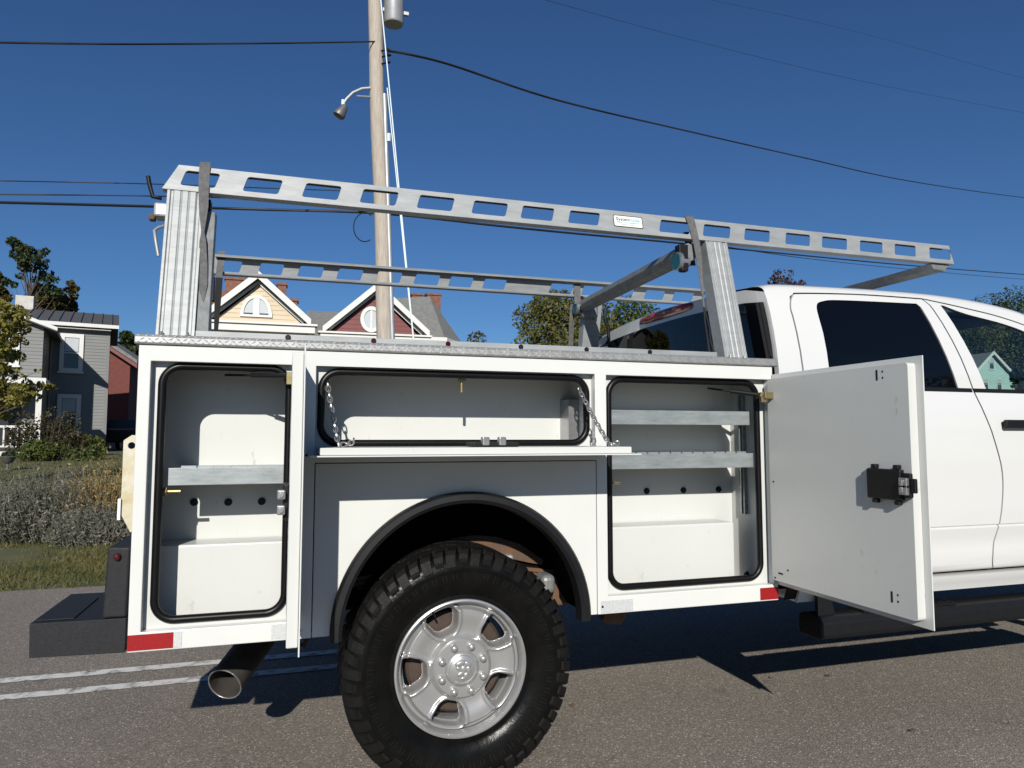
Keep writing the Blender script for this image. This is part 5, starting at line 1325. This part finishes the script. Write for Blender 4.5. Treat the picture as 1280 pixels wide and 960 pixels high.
p = at(2, 380, Y=48.)
tree('orange_tree', 'orange tinged tree at the chimney of the grey house', p.x, 48., gz(p.x, 48), at(2, 342, Y=48.).z-gz(p.x, 48), 3, L_AUT, n=1600, leaf=.3, seed=7, trunk_r=.15,
     clumps=clump_px([(-4, 346, 6), (3, 352, 5), (-6, 362, 8), (2, 368, 6), (8, 372, 5), (-2, 384, 8), (6, 364, 3)], 48., rq))
tree_px('evergreen_tree', 'round dark green tree between grey house and truck', 162, 397, 55., 34, L_DARK, n=3500, leaf=.32, seed=8, nclump=22, low=.3, csize=.34)
tree_px('evergreen_tree', 'small dark tree top just behind the rear rack post', 188, 411, 62., 40, L_OLIVE, n=3000, leaf=.35, seed=9, nclump=20, low=.3, csize=.34)
tree_px('broad_tree', 'large bushy green tree between far rack rail and cab', 712, 358, 46., 128, L_OLIVE, n=16000, leaf=.27, seed=11, nclump=60, low=.28, csize=.24)
tree_px('broad_tree', 'green tree beside the bushy one, behind the cab rear window', 790, 372, 50., 110, L_GREEN, n=14000, leaf=.27, seed=12, nclump=60, low=.25, csize=.24)
tree_px('low_tree', 'small brown autumn tree between red house and bushy green tree', 604, 414, 58., 60, L_AUT, n=3500, leaf=.32, seed=13, nclump=24, low=.3, csize=.3)
p = at(985, 352, Y=30.)
tree('maroon_tree', 'dark maroon tree top poking above the white cab roof', p.x, 30., gz(p.x, 30), at(982, 336, Y=30.).z-gz(p.x, 30), 2, L_RED, n=1300, leaf=.17, seed=14, trunk_r=.13,
     clumps=clump_px([(972, 340, 3), (977, 339, 3), (969, 346, 4), (975, 346, 3), (983, 350, 3), (988, 342, 3), (990, 338, 2.5), (987, 348, 3), (966, 352, 5), (978, 356, 6), (990, 356, 4), (1002, 354, 3), (1005, 352, 2), (995, 360, 6), (970, 364, 8), (985, 372, 10)], 30., rq))
tree_px('broad_tree', 'dark green tree beyond the front of the cab roof', 1268, 366, 118., 84, L_DARK, n=7000, leaf=.5, seed=15, nclump=36, low=.25, csize=.26)
tree_px('broad_tree', 'low dark tree top showing over the middle of the cab roof', 1212, 368, 125., 44, L_DARK, n=3000, leaf=.4, seed=16, nclump=24, low=.3, csize=.3)
for i, (px_, top_, Yt, wp, mt_) in enumerate(((1196, 412, 92., 60, L_DARK), (1222, 400, 100., 64, L_OLIVE), (1252, 392, 104., 70, L_DARK), (1286, 396, 96., 70, L_GREEN), (1320, 388, 104., 70, L_DARK), (1196, 456, 92., 30, L_GREEN), (1282, 452, 70., 24, L_DARK))):
    tree_px('hillside_tree', ('dark green', 'olive', 'tall dark', 'bright green', 'outermost dark', 'small green', 'low dark')[i]+' tree on the hillside around the mint house', px_, top_, Yt, wp, mt_, n=5000, leaf=.5, seed=70+i, nclump=40, low=.1, csize=.32, group='trees on the hillside')
# yellowing tree by the street on the left
p = at(-20, 470, Y=15.); rq2 = random.Random(9)
ycl = clump_px([(-30, 390, 18), (-10, 384, 14), (8, 388, 10), (22, 390, 9), (30, 394, 7), (14, 402, 12), (28, 410, 9), (-4, 412, 14), (12, 424, 11), (30, 426, 5), (-6, 436, 13), (14, 444, 9), (26, 446, 6), (-4, 460, 12), (12, 468, 8), (-8, 482, 12), (8, 488, 8), (22, 486, 8), (34, 480, 6), (44, 484, 6), (54, 482, 6), (64, 484, 5), (36, 494, 6), (46, 496, 5), (18, 500, 8), (30, 504, 6), (4, 506, 8), (6, 520, 6), (-10, 512, 10), (24, 462, 4), (48, 464, 3), (30, 470, 4)], 15., rq2)
tree('yellow_tree', 'yellow leaved street tree before the porch of the grey house', p.x-.7, 15., gz(p.x, 15), at(0, 372, Y=15.).z-gz(p.x, 15), 1.6, L_YEL, n=5200, leaf=.095, seed=10, trunk_r=.07, clumps=ycl)

def shrub(name, label, cx_, cy_, rx, ry, h, material, n=2500, leaf=.08, seed=1, stems=0, group=None, cat='shrub', smat=None):
    rng = random.Random(seed); z0 = gz(cx_, cy_); root = empty(name, (cx_, cy_, z0)); tag(root, label, cat, group)
    cl = []
    for _ in range(22):
        a = rng.uniform(0, 6.283); r_ = rng.random()**.5*.8; hh = rng.uniform(.15, .8)*(1-.45*r_*r_)
        k = .28*rng.uniform(.8, 1.3); cl.append((cx_+rx*r_*math.cos(a), cy_+ry*r_*math.sin(a), z0+h*hh, rx*k, ry*k, h*k*.9))
    mb = MB(); leaves(mb, cl, n, leaf, rng); obj('foliage', mb, material, root, fixn=False)
    sb = MB()
    for _ in range(stems or 14):
        a = rng.uniform(0, 6.283); r_ = rng.random()**.5
        e_ = Vector((cx_+rx*r_*math.cos(a)*.9, cy_+ry*r_*math.sin(a)*.9, z0+h*rng.uniform(.6, 1.0)*(1-.4*r_*r_)))
        s_ = Vector((cx_+rx*.3*r_*math.cos(a), cy_+ry*.3*r_*math.sin(a), z0-.03))
        sb.tube([s_, s_.lerp(e_, .5)+Vector((0, 0, .05*h)), e_], [.012, .008, .003], 4)
    obj('stems', sb, smat or BARK, root)
    return root
def sage(name, label, cx_, cy_, rx, ry, h, n, material, seed, group=None, up=.55, w_=.006, cat='shrub'):
    """bush of many thin upright twigs with small leaves"""
    rng = random.Random(seed); z0 = gz(cx_, cy_); root = empty(name, (cx_, cy_, z0)); tag(root, label, cat, group)
    mb = MB(); lf_ = MB()
    for _ in range(n):
        a = rng.uniform(0, 6.283); r_ = rng.random()**.5
        s_ = Vector((cx_+rx*.75*r_*math.cos(a), cy_+ry*.75*r_*math.sin(a), z0-.02))
        L = h*rng.uniform(.5, 1.1)*(1-.55*r_*r_)
        d = Vector((math.cos(a)*r_*up+rng.gauss(0, .22), math.sin(a)*r_*up+rng.gauss(0, .22), 1)).normalized()
        m_ = s_+d*L*.55; e_ = m_+(d+Vector((rng.gauss(0, .28), rng.gauss(0, .28), -.12))).normalized()*L*.45
        q = Vector((rng.gauss(0, 1), rng.gauss(0, 1), 0)).normalized()*w_
        o = len(mb.v); mb.v += [tuple(s_-q), tuple(s_+q), tuple(m_+q*.8), tuple(m_-q*.8), tuple(e_)]; mb.f += [(o, o+1, o+2, o+3), (o+3, o+2, o+4)]
        for k in range(5):
            t_ = rng.uniform(.25, 1); p_ = s_.lerp(m_, t_/.55) if t_ < .55 else m_.lerp(e_, (t_-.55)/.45)
            v1 = Vector((rng.gauss(0, 1), rng.gauss(0, 1), rng.gauss(.4, .7))).normalized(); v2 = v1.cross(Vector((rng.gauss(0, 1), rng.gauss(0, 1), rng.gauss(0, 1)))).normalized()
            sz = rng.uniform(.03, .06); o = len(lf_.v); lf_.v += [tuple(p_), tuple(p_+v1*sz*.5+v2*sz*.16), tuple(p_+v1*sz), tuple(p_+v1*sz*.5-v2*sz*.16)]; lf_.f.append((o, o+1, o+2, o+3))
    obj('stems', mb, material, root, fixn=False); obj('foliage', lf_, material, root, fixn=False)
    return root
def gp(px_, py_, Z): return at(px_, py_, Z=Z)
p = at(70, 655, Z=.0)
sage('sage_bush', 'wide silvery grey twiggy bush on the verge', *at(62, 640, Y=7.6).xy, 1.05, .75, .96, 2700, L_SAGE, 21)
sage('sage_bush', 'lower silvery bush beside the tan grass near the bumper', *at(122, 640, Y=6.9).xy, .55, .4, .50, 1300, L_SAGE, 22)
sage('sage_bush', 'dark twiggy bush beside the silvery one, under the yellow leaves', *at(-12, 640, Y=7.9).xy, .8, .6, .80, 1800, leafmat('leaf_dull', (.05, .05, .03), (.11, .10, .06), .15, 3), 23)
sage('ornamental_grass', 'tall tan ornamental grass clump behind the silvery bush', *at(133, 600, Y=7.5).xy, .30, .3, 1.06, 900, L_TAN, 24, up=.35, w_=.008, cat='grass')
sage('ornamental_grass', 'thin tan grass tuft beside the taller tan clump', *at(113, 600, Y=7.9).xy, .22, .2, .95, 300, L_TAN, 25, up=.3, w_=.007, cat='grass')
shrub('round_shrub', 'bare brownish green shrub against the grey house porch', *at(58, 560, Y=26.).xy, 1.35, 1.0, 1.75, leafmat('leaf_brownish', (.035, .036, .014), (.075, .06, .03)), n=3200, leaf=.11, seed=31, stems=60)
shrub('round_shrub', 'yellow green clipped shrub at the foot of the grey house', *at(103, 572, Y=27.).xy, .65, .6, .85, leafmat('leaf_lime', (.06, .085, .012), (.15, .16, .03)), n=1800, leaf=.10, seed=32)
shrub('round_shrub', 'dark ground shrub below the clipped shrub', *at(75, 575, Y=24.).xy, 1.3, .8, .7, L_GREEN, n=2400, leaf=.10, seed=33)
shrub('yellow_plant', 'small bright yellow plant at the end of the verge bushes', *at(-6, 612, Y=9.).xy, .35, .3, .55, L_YEL, n=700, leaf=.06, seed=34, cat='plant')
# planter by the white porch steps
p = at(10, 576, Y=20.); pzv = gz(p.x, 20.)
pl = empty('planter', (p.x, 20, pzv)); tag(pl, 'grey pedestal planter bowl before the white porch steps', 'planter')
obj('bowl', MB().lathe([(.06, .0), (.14, .02), (.05, .08), (.05, .32), (.20, .38), (.30, .60), (.33, .62), (.30, .64), (.2, .58), (.0001, .56)], lambda r_, h, a: (p.x+.6*r_*math.cos(a), 20+.6*r_*math.sin(a), pzv+h*.6), 24), TERRA, pl, smooth=50)
mb = MB(); leaves(mb, [(p.x, 20, pzv+.43, .15, .15, .09)], 250, .07, random.Random(2)); obj('foliage', mb, L_DARK, pl, fixn=False)
# trees across the street, mirrored in the glass and paint
for i, (x, y, h, s_) in enumerate(((46, -34, 10, 7), (34, -46, 12, 8), (62, -24, 9, 6), (15, -52, 12, 8))):
    tree('street_tree', 'leafy tree across the street, faintly mirrored in the cab glass', x, y, -.03, h, s_, L_GREEN if i % 2 else L_OLIVE, n=2600, leaf=.6, seed=50+i, nclump=40, low=.2, csize=.28, group='trees across the street')
# fallen leaves and grit on the road
for i, (px_, py_) in enumerate(((1140, 915), (715, 883), (806, 829), (963, 848), (1035, 846))):
    p = at(px_, py_, Z=GZ0); rr = rnd.uniform(.012, .02); a0 = rnd.uniform(0, 6)
    V = [(p.x+rr*math.cos(a0+k)*(.6 if k % 2 else 1.1), p.y+rr*math.sin(a0+k)*(.5 if k % 2 else 1.0), GZ0+.002+rnd.uniform(0, .01)) for k in (0, 1, 2, 3, 4, 5)]
    obj('fallen_leaf', MB().add(V, [tuple(range(6))]), mat('dry_leaf%d' % i, (.10, .06, .03), .8), None, label='small dry brown leaf lying on the asphalt by the truck', cat='leaf', group='fallen leaves on the road', fixn=False)
